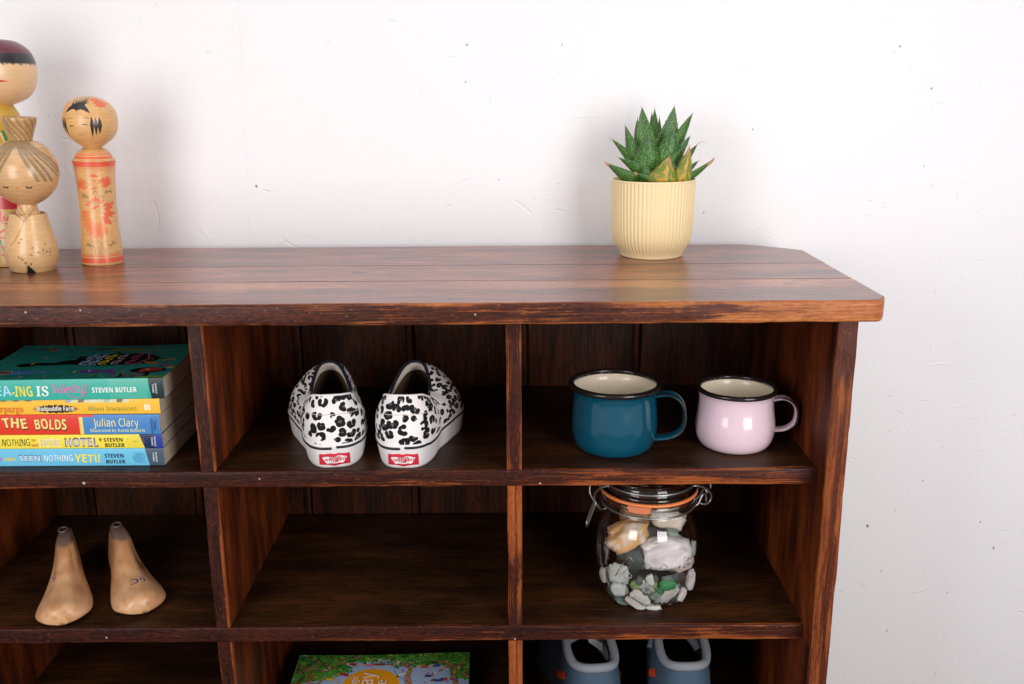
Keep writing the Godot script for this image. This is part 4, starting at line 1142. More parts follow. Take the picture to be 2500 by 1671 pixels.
	tube(st, bez([P.call(88, 0.0530, 0.1128), P.call(88, 0.0585, 0.1180), P.call(86, 0.0620, 0.1270), P.call(84, 0.0655, 0.1220)], 18), 0.0011, 7)
	obj("hinge_loop", t, st, steel)
	st = stool()
	tube(st, bez([P.call(-64, 0.0515, 0.1392), P.call(-72, 0.0585, 0.1340), P.call(-80, 0.0620, 0.1230), P.call(-82, 0.0600, 0.1120), P.call(-74, 0.0570, 0.1080), P.call(-66, 0.0545, 0.1120)], 28), 0.0011, 7)
	tube(st, bez([P.call(-92, 0.0560, 0.1330), P.call(-94, 0.0640, 0.1290), P.call(-92, 0.0650, 0.1200), P.call(-86, 0.0605, 0.1120), P.call(-80, 0.0570, 0.1090)], 20), 0.0011, 7)
	obj("clip_wire", t, st, steel)
	st = stool()
	tube(st, bez([P.call(-82, 0.0600, 0.1110), P.call(-84, 0.0640, 0.0980), P.call(-86, 0.0675, 0.0850), P.call(-89, 0.0690, 0.0800), P.call(-92, 0.0680, 0.0850), P.call(-91, 0.0645, 0.0980), P.call(-88, 0.0605, 0.1110)], 36), 0.0012, 7)
	obj("clip_lever", t, st, steel)
	# raised script in the glass of the front
	var S := func(az: float, h: float) -> Vector3:
		var r := spline(keys, h) + 0.0001
		return P.call(az, r, h)
	st = stool()
	for q in [[-46, 0.047, -42, 0.042, -38, 0.050, -31, 0.063, -26, 0.068, -23, 0.065, -26, 0.057, -34, 0.046, -32, 0.0425, -26, 0.0445], [-29, 0.049, -24, 0.049, -23, 0.046, -26, 0.0435, -22, 0.0445], [-12, 0.058, -8, 0.0625, -3, 0.0615, -4, 0.057],
		[6, 0.058, 10, 0.0625, 14, 0.059, 10, 0.056], [25, 0.054, 28, 0.0575, 30, 0.0525, 32, 0.0545], [36, 0.059, 35, 0.0535, 38, 0.0540], [42, 0.064, 41, 0.055, 45, 0.0555], [36, 0.0600, 46, 0.0612]]:
		var o := []
		for k in range(0, q.size(), 2): o.append(S.call(float(q[k]), float(q[k + 1])))
		tube(st, bez(o, 5 * o.size()), 0.00062, 6)
	var script := obj("raised_script", body, st, thick)
	script.set_meta("kind", "stuff")
	# what is in it
	var u := 0.000113
	var A := func(X: float, Y: float, dz := 0.0) -> Vector3:      # place against the front of the glass
		var x := (X - 955.0) * u
		var h := 0.0805 - (Y - 830.0) * u * 1.02 - 0.022
		return J + Vector3(x, h, dz)
	pebble("flint_stone", "tan and orange flint stone at the upper left in the jar", "stone", hex("c89a66"), A.call(750.0, 690.0, 0.012), Vector3(0.0235, 0.0135, 0.018), Vector3(0, 10, 18), 3, {"pale": hex("d6c0ac"), "lumps": 0.15})
	pebble("flint_stone", "brown flint stone behind the tan one in the jar", "stone", hex("8d6a4c"), A.call(850.0, 585.0, -0.012), Vector3(0.018, 0.012, 0.013), Vector3(0, 0, 10), 4, {"lumps": 0.15})
	pebble("flint_stone", "smooth pale grey stone at the upper right in the jar", "stone", hex("cdbfae"), A.call(1160.0, 600.0, -0.008), Vector3(0.0205, 0.0105, 0.014), Vector3(0, 0, -14), 5, {"lumps": 0.13, "pale": hex("d9d1c8")})
	pebble("chalk_stone", "rough white chalky stone in the middle of the jar", "stone", hex("e6dfe0"), A.call(1130.0, 835.0, 0.022), Vector3(0.0275, 0.0170, 0.0190), Vector3(0, -6, 6), 6, {"lumps": 0.10, "fine": 0.16, "pale": hex("cfc4c6")})
	var fw := hex("b5b9b4")
	var G := {"glass": true, "flat": 0.6, "lumps": 0.13}
	pebble("sea_glass", "round frosted white sea glass at the left of the jar", "sea glass", fw, A.call(640.0, 975.0, 0.040), Vector3(0.0130, 0.0125, 0.0035), Vector3(-6, -28, 0), 11, G)
	pebble("sea_glass", "small frosted white sea glass under the round one in the jar", "sea glass", fw, A.call(640.0, 1140.0, 0.040), Vector3(0.0100, 0.0085, 0.0035), Vector3(4, -26, 8), 12, G)
	pebble("sea_glass", "curved frosted white sea glass low in the middle of the jar", "sea glass", hex("b9b4b0"), A.call(850.0, 1190.0, 0.045), Vector3(0.0135, 0.0075, 0.0040), Vector3(0, -8, -30), 13, G.merged({"bend": 0.4}))
	pebble("sea_glass", "long frosted white sea glass lying on the bottom of the jar", "sea glass", hex("b5afaa"), A.call(800.0, 1275.0, 0.043), Vector3(0.0140, 0.0048, 0.0040), Vector3(0, -12, -28), 14, G)
	pebble("sea_glass", "bright white sea glass at the very bottom front of the jar", "sea glass", hex("c9c4be"), A.call(985.0, 1318.0, 0.043), Vector3(0.0098, 0.0046, 0.0040), Vector3(0, 4, -14), 15, G)
	pebble("sea_glass", "slanting frosted grey sea glass right of the middle of the jar", "sea glass", hex("a9a49f"), A.call(1125.0, 1165.0, 0.046), Vector3(0.0150, 0.0068, 0.0040), Vector3(0, 10, 42), 16, G)
	pebble("sea_glass", "tall frosted pinkish white sea glass at the right of the jar", "sea glass", hex("b9aeac"), A.call(1355.0, 1080.0, 0.033), Vector3(0.0066, 0.0142, 0.0038), Vector3(0, 40, -10), 17, G)
	pebble("sea_glass", "narrow frosted white sea glass low at the right of the jar", "sea glass", hex("b2a9a6"), A.call(1260.0, 1190.0, 0.042), Vector3(0.0052, 0.0092, 0.0034), Vector3(0, 28, -22), 18, G)
	pebble("sea_glass", "pale blue-grey sea glass right of the chalky stone in the jar", "sea glass", hex("9fb0ab"), A.call(1390.0, 800.0, 0.020), Vector3(0.0040, 0.0100, 0.0034), Vector3(0, 55, 0), 19, G)
	pebble("sea_glass", "frosted grey sea glass against the left side of the jar", "sea glass", hex("a29c97"), A.call(505.0, 1050.0, 0.026), Vector3(0.0055, 0.0095, 0.0034), Vector3(0, -58, 12), 20, G)
	pebble("sea_glass", "olive green sea glass in the middle of the jar", "sea glass", hex("6f8a55"), A.call(880.0, 1070.0, 0.044), Vector3(0.0160, 0.0062, 0.0040), Vector3(0, -6, 5), 21, G)
	pebble("sea_glass", "bright green sea glass right of the olive one in the jar", "sea glass", hex("2f7d48"), A.call(1115.0, 1065.0, 0.047), Vector3(0.0108, 0.0068, 0.0040), Vector3(0, 12, -12), 22, G)
	pebble("sea_glass", "deep green sea glass under the bright green one in the jar", "sea glass", hex("2c6a40"), A.call(1020.0, 1145.0, 0.044), Vector3(0.0090, 0.0070, 0.0040), Vector3(0, 4, -20), 23, G)
	pebble("sea_glass", "dark green sea glass at the left edge of the jar", "sea glass", hex("1f4a35"), A.call(525.0, 1095.0, 0.020), Vector3(0.0055, 0.0075, 0.0035), Vector3(0, -50, 0), 24, G)
	pebble("sea_glass", "grey-green sea glass on top of the chalky stone in the jar", "sea glass", hex("7d8c80"), A.call(1195.0, 668.0, 0.012), Vector3(0.0080, 0.0034, 0.0060), Vector3(20, 0, -12), 25, G)
	pebble("slate_stone", "dark blue-grey stone between the tan and the chalky stone in the jar", "stone", hex("39423f"), A.call(800.0, 900.0, 0.026), Vector3(0.0110, 0.0140, 0.0100), Vector3(0, 0, 12), 26, {"lumps": 0.15})
	pebble("slate_stone", "dark grey stone under the olive sea glass in the jar", "stone", hex("3d4140"), A.call(890.0, 1150.0, 0.030), Vector3(0.0140, 0.0080, 0.0100), Vector3(0, 0, 0), 27, {"lumps": 0.15})
	pebble("slate_stone", "dark brown stone low at the right of the jar", "stone", hex("40342e"), A.call(1235.0, 1085.0, 0.028), Vector3(0.0090, 0.0120, 0.0100), Vector3(0, 0, -8), 28, {"lumps": 0.15})
	pebble("slate_stone", "dark speckled stone on the bottom of the jar at the right", "stone", hex("3b3835"), A.call(1150.0, 1265.0, 0.028), Vector3(0.0150, 0.0070, 0.0120), Vector3(0, 0, 12), 29, {"lumps": 0.15})
	pebble("sea_glass", "grey-green sea glass on the bottom of the jar at the left", "sea glass", hex("5d6f64"), A.call(700.0, 1290.0, 0.030), Vector3(0.0120, 0.0055, 0.0090), Vector3(0, 0, -20), 30, G)
	pebble("limestone", "pale beige stone under the chalky stone at the right of the jar", "stone", hex("b7a79c"), A.call(1270.0, 945.0, 0.020), Vector3(0.0150, 0.0080, 0.0130), Vector3(0, 10, 20), 31, {"lumps": 0.12})
	var rs := RandomNumberGenerator.new(); rs.seed = 77
	var used := {}
	for k in 60:
		var X := rs.randf_range(500, 1400)
		var Y := rs.randf_range(960, 1330)
		var dx := (X - 955.0) * u
		var rim := sqrt(maxf(0.0, pow(0.0525 - 0.012 * sm(1150, 1340, Y), 2.0) - dx * dx)) - 0.0025
		if rim < 0.004: continue
		var name_it: String = "small %s glass shard %s, %s in the jar" % [["pale grey", "grey-green", "brownish grey", "dark green", "whitish", "charcoal"][k % 6], ["at the left", "left of the middle", "right of the middle", "at the right"][clampi(int((X - 500.0) / 225.0), 0, 3)], ["high among the pieces", "halfway down the pieces", "close to the bottom"][clampi(int((Y - 960.0) / 123.0), 0, 2)]]
		if used.has(name_it): continue
		used[name_it] = true
		pebble("glass_shard", name_it, "sea glass", [hex("a3a7a2"), hex("6f7d74"), hex("8f8c86"), hex("54665a"), hex("b9b8b2"), hex("4a4d49")][k % 6], A.call(X, Y, rim - rs.randf() * 0.003), Vector3(rs.randf_range(0.004, 0.0085), rs.randf_range(0.003, 0.006), 0.0024), Vector3(rs.randf_range(-25, 25), rad_to_deg(asin(clampf(dx / 0.055, -1, 1))) + rs.randf_range(-25, 25), rs.randf_range(-80, 80)), 200 + k, {"glass": true, "flat": 0.8, "lumps": 0.16, "group": "small glass shards low in the jar"})
	pebble("slate_stone", "grey stone in the back of the jar", "stone", hex("6a625a"), A.call(930.0, 900.0, -0.022), Vector3(0.0300, 0.0200, 0.0200), Vector3(0, 0, 0), 32, {"lumps": 0.15})
	pebble("slate_stone", "grey stone low in the back of the jar", "stone", hex("565049"), A.call(940.0, 1200.0, -0.010), Vector3(0.0330, 0.0140, 0.0280), Vector3(0, 0, 0), 33, {"lumps": 0.12})

# ------------------------------------------------------------------ shoes
func leopard(sd: int) -> ImageTexture:
	var S := 640
	var p := Paint.new(S, S, hex("ece8e6"))
	var r := RandomNumberGenerator.new(); r.seed = sd
	var done: Array[Vector2] = []
	var k := 0
	while k < 5000:
		k += 1
		var c := Vector2(r.randf() * S, r.randf() * S)
		var ok := true
		for d in done:
			var q := (c - d).abs()
			q = Vector2(minf(q.x, S - q.x), minf(q.y, S - q.y))
			if q.length() < 49.0: ok = false; break
		if not ok: continue
		done.append(c)
		var R := r.randf_range(12, 21)
		var a0 := r.randf() * TAU
		var span := r.randf_range(2.4, 5.2) if r.randf() < 0.8 else 0.8
		var wob := r.randf() * 9.0
		for ox in [-S, 0, S]:
			for oy in [-S, 0, S]:
				if c.x + ox < -50 or c.x + ox > S + 50 or c.y + oy < -50 or c.y + oy > S + 50: continue
				var n := int(span * 7)
				for i in n + 1:
					var a := a0 + span * i / maxi(n, 1)
					var w := 10.2 + 3.4 * sin(a * 2.0 + wob) + 2.0 * sin(a * 5.0 + wob * 2.0)
					p.ell(c.x + ox + cos(a) * R, c.y + oy + sin(a) * R * 0.9, w, w * 0.95, hex("121114"))
				if r.randf() < 0.65 and ox == 0 and oy == 0: p.ell(c.x, c.y, R * 0.5, R * 0.4, hex("57545a"))
	return p.texture()

# A low slip-on shoe, heel towards +z, toe towards -z, its heel at the origin. D holds sizes and looks.
func shoe(t: Node3D, D: Dictionary) -> void:
	var Ln: float = D.len
	var foot: float = D.foot
	var sole_h: float = D.sole
	var W := func(s: float) -> float: return spline([0.0, D.heel_w, 0.2, D.heel_w * 1.0, 0.42, D.heel_w * 0.98, 0.7, D.ball_w, 0.88, D.ball_w * 0.92, 1.0, D.ball_w * 0.8], s)
	var outline := func(phi: float, inset: float) -> Vector3:
		var s := 0.5 - 0.5 * cos(phi)
		var sn := sin(phi)
		var x: float = W.call(s) * signf(sn) * pow(absf(sn), 0.62)
		x += foot * D.get("splay", 0.022) * sin(PI * clampf((s - 0.35) / 0.65, 0, 1)) * s
		var z := -Ln * (0.5 - 0.5 * signf(cos(phi)) * pow(absf(cos(phi)), 0.85))
		var c := Vector3(0, 0, -Ln * clampf(s, 0.22, 0.78))
		var v := Vector3(x, 0, z)
		return v - (v - c).normalized() * inset
	var N := 96
	# sole wall
	var st := stool()
	var sp := [[0.0035, 0.0], [0.0022, 0.0008], [0.0016, 0.004], [0.0004, sole_h * 0.6], [-0.0004, sole_h * 0.86], [-0.0003, sole_h * 0.97], [0.0005, sole_h], [0.0024, sole_h]]
	grid(st, N, sp.size() - 1, func(i: int, j: int):
		var ph := TAU * (i % N) / N + PI
		return outline.call(ph, sp[j][0] + 0.0028 * (1.0 - sp[j][1] / sole_h) * (0.5 + 0.5 * cos(ph))) + Vector3(0, sp[j][1] + 0.004 * pow(0.5 - 0.5 * cos(ph), 6.0) * (1.0 - sp[j][1] / sole_h), 0))
	var sole := obj("sole", t, st, mat(D.sole_c, 0.5, 0.45))
	# stripe along the sole
	if D.has("stripe"):
		for half in 2:
			st = stool()
			var pts := []
			for k in 61:
				var ph: float = (0.012 if half == 0 else -0.012) + (PI - 0.02) * k / 60.0 * (1 if half == 0 else -1)
				pts.append(outline.call(ph, -0.00045) + Vector3(0, sole_h * 0.865 + (0.0006 if half == 0 else -0.0004) * (1.0 if k < 12 else 0.0), 0))
			grid(st, 60, 3, func(i: int, j: int):
				var d: Vector3 = (pts[i] - Vector3(0, pts[i].y, -Ln * 0.3)).normalized()
				return pts[i] + Vector3(0, (j - 1.5) * 0.00095, 0) + d * (0.0003 if j in [1, 2] else -0.0002))
			obj("sole_stripe", sole, st, mat(hex("23232c"), 0.5, 0.4))
	# upper between the sole and the opening
	var col := func(phi: float) -> Vector3:
		var s := 0.5 - 0.5 * cos(phi)
		var sn := sin(phi)
		var h: float = spline(D.collar, s)
		var z: float = D.open0 - (D.open0 - D.open1) * (0.5 - 0.5 * signf(cos(phi)) * pow(absf(cos(phi)), 0.9))
		return Vector3(D.open_w * signf(sn) * pow(absf(sn), 0.75) * (1.0 - D.get("taper", 0.18) * s) + foot * 0.004 * s, h, z)
	var NV := 16
	var surf := func(phi: float, v: float, push := 0.0) -> Vector3:
		var s := 0.5 - 0.5 * cos(phi)
		var a: Vector3 = outline.call(phi, 0.0012) + Vector3(0, sole_h - 0.002, 0)
		var b: Vector3 = col.call(phi)
		var toe := sm(0.45, 0.95, s)
		var out := Vector3(a.x - b.x * 0.5, 0, 0) if toe < 0.0 else Vector3(a.x, 0, a.z + Ln * clampf(s, 0.2, 0.8)).normalized()
		var m := a.lerp(b, 0.30 + 0.02 * toe)
		m.y = lerpf(a.y, b.y, lerpf(0.62, 0.80, toe))
		m += out * lerpf(D.bulge, 0.010, toe)
		return a * (1 - v) * (1 - v) + m * 2.0 * v * (1 - v) + b * v * v + out * push
	st = stool()
	var arc := [0.0]                                       # length along the wall, measured from the heel both ways
	for k in N: arc.append(arc[k] + surf.call(TAU * k / N + PI, 0.35).distance_to(surf.call(TAU * (k + 1) / N + PI, 0.35)))
	grid(st, N, NV, func(i: int, j: int): return surf.call(TAU * (i % N) / N + PI, float(j) / NV),
		func(i: int, j: int):
			var ph := TAU * i / N + PI
			var o := 0.0
			var ps: Vector3 = surf.call(TAU * (i % N) / N + PI, 0.0)
			for q in j:
				var pn: Vector3 = surf.call(TAU * (i % N) / N + PI, float(q + 1) / NV)
				o += ps.distance_to(pn); ps = pn
			return Vector2((arc[i] - arc[N / 2]) / 0.128, -o / 0.128) + D.uv)
	var up := obj("upper", t, st, D.upper_m)
	# lining: pale at the opening, inside shade painted into the wall below; then insole
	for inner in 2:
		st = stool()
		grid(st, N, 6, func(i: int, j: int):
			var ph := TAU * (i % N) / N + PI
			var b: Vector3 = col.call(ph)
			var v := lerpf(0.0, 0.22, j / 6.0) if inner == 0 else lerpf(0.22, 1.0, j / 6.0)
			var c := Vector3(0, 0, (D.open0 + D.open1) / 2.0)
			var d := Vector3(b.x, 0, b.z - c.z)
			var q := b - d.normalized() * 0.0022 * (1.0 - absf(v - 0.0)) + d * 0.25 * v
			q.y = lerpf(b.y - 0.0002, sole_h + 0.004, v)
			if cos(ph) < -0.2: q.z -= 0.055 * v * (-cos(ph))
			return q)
		obj(["lining", "shaded_lower_lining"][inner], t, st, mat(D.lining_c if inner == 0 else (hex("5a4634") if D.has("brown_inner_shade") else hex("2c2e30")), 0.85, 0.3))
	st = stool()
	grid(st, N, 4, func(i: int, j: int):
		var o: Vector3 = outline.call(TAU * (i % N) / N + PI, 0.004)
		var c := Vector3(0, 0, -Ln * 0.4)
		return c.lerp(o, 1.0 - j / 4.0) + Vector3(0, sole_h + 0.003, 0))
	obj("insole", t, st, mat(hex("6d5138"), 0.8, 0.3))
	# bindings round the opening
	for bnd in D.bindings:
		st = stool()
		var pts := []
		for k in 41: pts.append(col.call(deg_to_rad(lerpf(bnd[0], bnd[1], k / 40.0))) + Vector3(0, bnd[3] * 0.35, 0))
		var rad: float = bnd[3]
		tube(st, pts, func(q): return rad * (1.0 if bnd.size() < 6 else 0.9 + bnd[5] * sin(q * PI)), 10)
		obj(bnd[4], t, st, bnd[2])
	D.surf = surf
	D.col = col
	D.outline = outline

func shoes() -> void:
	var white := mat(hex("e6e2e2"), 0.7, 0.35)
	var black := mat(hex("1a1b22"), 0.8, 0.3)
	var red := mat(hex("c9283a"), 0.5, 0.4)
	for k in 2:
		var t := thing("leopard_slip_on_shoe", ["left leopard-print slip-on shoe, its heel turned to the viewer, in the middle top bay", "right leopard-print slip-on shoe, beside the other one and nearer the mugs"][k], "shoe", Vector3(0.1605, S1, -0.0045) if k == 0 else Vector3(0.2310, S1, -0.0015), 9.0 if k == 0 else -1.5, "pair of leopard-print shoes")
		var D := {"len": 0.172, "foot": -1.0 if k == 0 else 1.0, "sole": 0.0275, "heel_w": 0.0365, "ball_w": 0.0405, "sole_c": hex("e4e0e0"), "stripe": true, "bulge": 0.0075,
			"collar": [0.0, 0.0765, 0.10, 0.0750, 0.25, 0.0690, 0.42, 0.0650, 0.55, 0.0665, 0.75, 0.0770, 0.9, 0.0850, 1.0, 0.0875], "open0": -0.0125, "open1": -0.098, "open_w": 0.0290, "taper": 0.48, "brown_inner_shade": true,
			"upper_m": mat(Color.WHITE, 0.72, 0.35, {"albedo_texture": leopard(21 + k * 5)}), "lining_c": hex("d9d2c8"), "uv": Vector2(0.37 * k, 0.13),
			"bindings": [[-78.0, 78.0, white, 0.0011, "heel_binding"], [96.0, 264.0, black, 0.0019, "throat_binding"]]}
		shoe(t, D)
		# elastic gores at both sides of the opening
		for s in [-1, 1]:
			var st := stool()
			grid(st, 6, 8, func(i: int, j: int):
				var ph: float = s * deg_to_rad(80.0 + i * 2.6)
				return D.surf.call(ph, 0.62 + 0.40 * j / 8.0, 0.0009 if i in [1, 2, 3, 4, 5] else -0.0004))
			obj("elastic_gore", t, st, white)
		# stitched seams of the heel counter
		var st2 := stool()
		var sp := []
		for q in 33: sp.append(D.surf.call(deg_to_rad(-62.0 + q * 124.0 / 32.0), 0.60, 0.0003))
		tube(st2, sp, 0.00035, 5)
		obj("heel_seam", t, st2, mat(hex("c9c4c2"), 0.8, 0.3))
		# red rubber patch at the heel with a white skateboard and its words
		var hs := func(p: Vector2, lift: float) -> Vector3:        # p in metres on the heel: x right, y up
			var ph: float = p.x / 0.0335 * 0.62
			var v := clampf(p.y / D.sole, 0, 1)
			var a: Vector3 = D.outline.call(ph, lerpf(0.0036, -0.0004, v) - lift + 0.0008 * (1.0 - v))
			var pinch: float = -0.0012 * exp(-pow(p.x / 0.0035, 2.0))
			return Vector3(p.x, p.y + pinch, a.z)
		st2 = stool()
		grid(st2, 24, 8, func(i: int, j: int):
			var e := 0.0001 if i == 0 or j == 0 or i == 24 or j == 8 else 0.0009
			return hs.call(Vector2(lerpf(-0.0158, 0.0158, i / 24.0), lerpf(0.0040, 0.0180, j / 8.0)), e))
		var patch := obj("heel_patch", t, st2, red)
		var bd := [Vector2(-0.0128, 0.0128), Vector2(-0.0105, 0.0138), Vector2(-0.004, 0.0142), Vector2(0.000, 0.0148), Vector2(0.004, 0.0157), Vector2(0.0072, 0.0150), Vector2(0.0128, 0.0128), Vector2(0.0118, 0.0112), Vector2(0.0105, 0.0090), Vector2(0.0092, 0.0068), Vector2(0.0076, 0.0060), Vector2(0.0062, 0.0067), Vector2(0.0052, 0.0078), Vector2(0.0, 0.0074), Vector2(-0.0048, 0.0078), Vector2(-0.0056, 0.0066), Vector2(-0.0070, 0.0058), Vector2(-0.0086, 0.0064), Vector2(-0.0098, 0.0084), Vector2(-0.0118, 0.0110)]
		st2 = stool(); st2.set_smooth_group(-1)
		var pk := PackedVector2Array(bd)
		var ti := Geometry2D.triangulate_polygon(pk)
		for q in range(0, ti.size(), 3):                       # split small enough to follow the round heel
			var todo := [[pk[ti[q]], pk[ti[q + 1]], pk[ti[q + 2]], 3]]
			while todo.size():
				var e = todo.pop_back()
				if e[3] == 0:
					tri(st2, hs.call(e[0], 0.00125), hs.call(e[1], 0.00125), hs.call(e[2], 0.00125))
				else:
					var ab: Vector2 = (e[0] + e[1]) / 2.0
					var bc: Vector2 = (e[1] + e[2]) / 2.0
					var ca: Vector2 = (e[2] + e[0]) / 2.0
					for f in [[e[0], ab, ca], [ab, e[1], bc], [ca, bc, e[2]], [ab, bc, ca]]: todo.append([f[0], f[1], f[2], e[3] - 1])
		obj("patch_skateboard", patch, st2, mat(hex("e9dfe0"), 0.6, 0.4))
		for w in [["VANS", 0.0036, Vector2(0.0004, 0.0131), 0.0], ["OFF", 0.0026, Vector2(-0.0070, 0.0103), 0.12], ["THE", 0.0034, Vector2(-0.0006, 0.0099), 0.0], ["WALL", 0.0034, Vector2(0.0066, 0.0108), 0.10]]:
			text("patch_lettering", patch, w[0], "bold", w[1] * 1.3, func(v: Vector2): return hs.call(w[2] + v.rotated(w[3]), 0.0016), red)
	# grey-blue trainers, cut off by the lower edge of the picture
	var knit := mat(hex("9ba1a7"), 0.95, 0.2, {"albedo_texture": knit_tex(), "uv1_triplanar": true, "uv1_scale": Vector3(90, 90, 90)})
	var blue := mat(hex("4f657a"), 0.8, 0.3, {"albedo_texture": knit_tex(), "uv1_triplanar": true, "uv1_scale": Vector3(130, 130, 130)})
	var orange := mat(hex("e0502f"), 0.5, 0.4)
	for k in 2:
		var t := thing("grey_blue_trainer", ["grey-blue trainer with a white tag inside its tongue, in the bottom right bay", "grey-blue trainer without a visible tag, nearest the cabinet's end panel"][k], "shoe", Vector3(0.4405, S3, -0.030) if k == 0 else Vector3(0.5440, S3, -0.032), 5.0 if k == 0 else 2.0, "pair of grey-blue trainers")
		var D := {"len": 0.20, "foot": -1.0 if k == 0 else 1.0, "sole": 0.030, "heel_w": 0.0385, "ball_w": 0.0430, "sole_c": hex("4a3a34"), "bulge": 0.0045,
			"collar": [0.0, 0.0960, 0.06, 0.0945, 0.18, 0.0930, 0.4, 0.0960, 0.6, 0.1040, 0.8, 0.1180, 1.0, 0.1240], "open0": -0.016, "open1": -0.112, "open_w": 0.0300,
			"upper_m": blue, "lining_c": hex("7d858b"), "uv": Vector2.ZERO,
			"bindings": [[-150.0, 150.0, knit, 0.0052, "collar_padding", 0.12]]}
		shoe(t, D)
		for s in [-1, 1]:
			var st := stool()
			grid(st, 8, 3, func(i: int, j: int): return D.surf.call(s * deg_to_rad(58.0 + i * 2.2 + j * 2.0), 0.60 - 0.035 * i + 0.03 * j, 0.0015 if j in [1, 2] else 0.0002))
			obj("orange_flash", t, st, orange)
		var st3 := stool()                                   # padded roll of the tongue across the opening
		var lean := 0.008 if k == 0 else -0.004
		tube(st3, bez([Vector3(-0.030, 0.078, -0.086), Vector3(-0.020, 0.0865, -0.098), Vector3(0.0, 0.0890, -0.104), Vector3(0.017, 0.0860 - lean, -0.098), Vector3(0.028, 0.073 - lean, -0.082)], 26), func(q): return 0.0068 * (0.75 + 0.35 * sin(PI * clampf(q, 0.0, 1.0)) + 0.035 * sin(q * 120.0)), 14)
		obj("tongue", t, st3, knit)
		st3 = stool()                                        # the padded vamp lining under it
		grid(st3, 16, 6, func(i: int, j: int): return Vector3(lerpf(-0.030, 0.030, i / 16.0), lerpf(0.130, 0.085, j / 6.0) - 0.004 * pow(i / 8.0 - 1.0, 2.0), lerpf(-0.124, -0.110, j / 6.0) + 0.018 * pow(i / 8.0 - 1.0, 2.0)))
		obj("tongue_back", t, st3, knit)
		if k == 0:
			st3 = stool()
			grid(st3, 4, 3, func(i: int, j: int): return Vector3(0.003 + i * 0.0040, 0.0830 - i * 0.0022 + j * 0.0030, -0.0925 + 0.0022 * i - 0.0012 * j))
			obj("tongue_label", t, st3, mat(hex("d8d4d8"), 0.7, 0.3))

func knit_tex() -> ImageTexture:
	var p := Paint.new(64, 64, hex("d0d0d0"))
	for y in 64:
		for x in 64:
			var v := 0.5 + 0.5 * sin(x * TAU / 16.0 + (y % 32) * TAU / 32.0) * cos(y * TAU / 16.0)
			p.im.set_pixel(x, y, Color(1, 1, 1).darkened(0.28 * v))
	return p.texture()

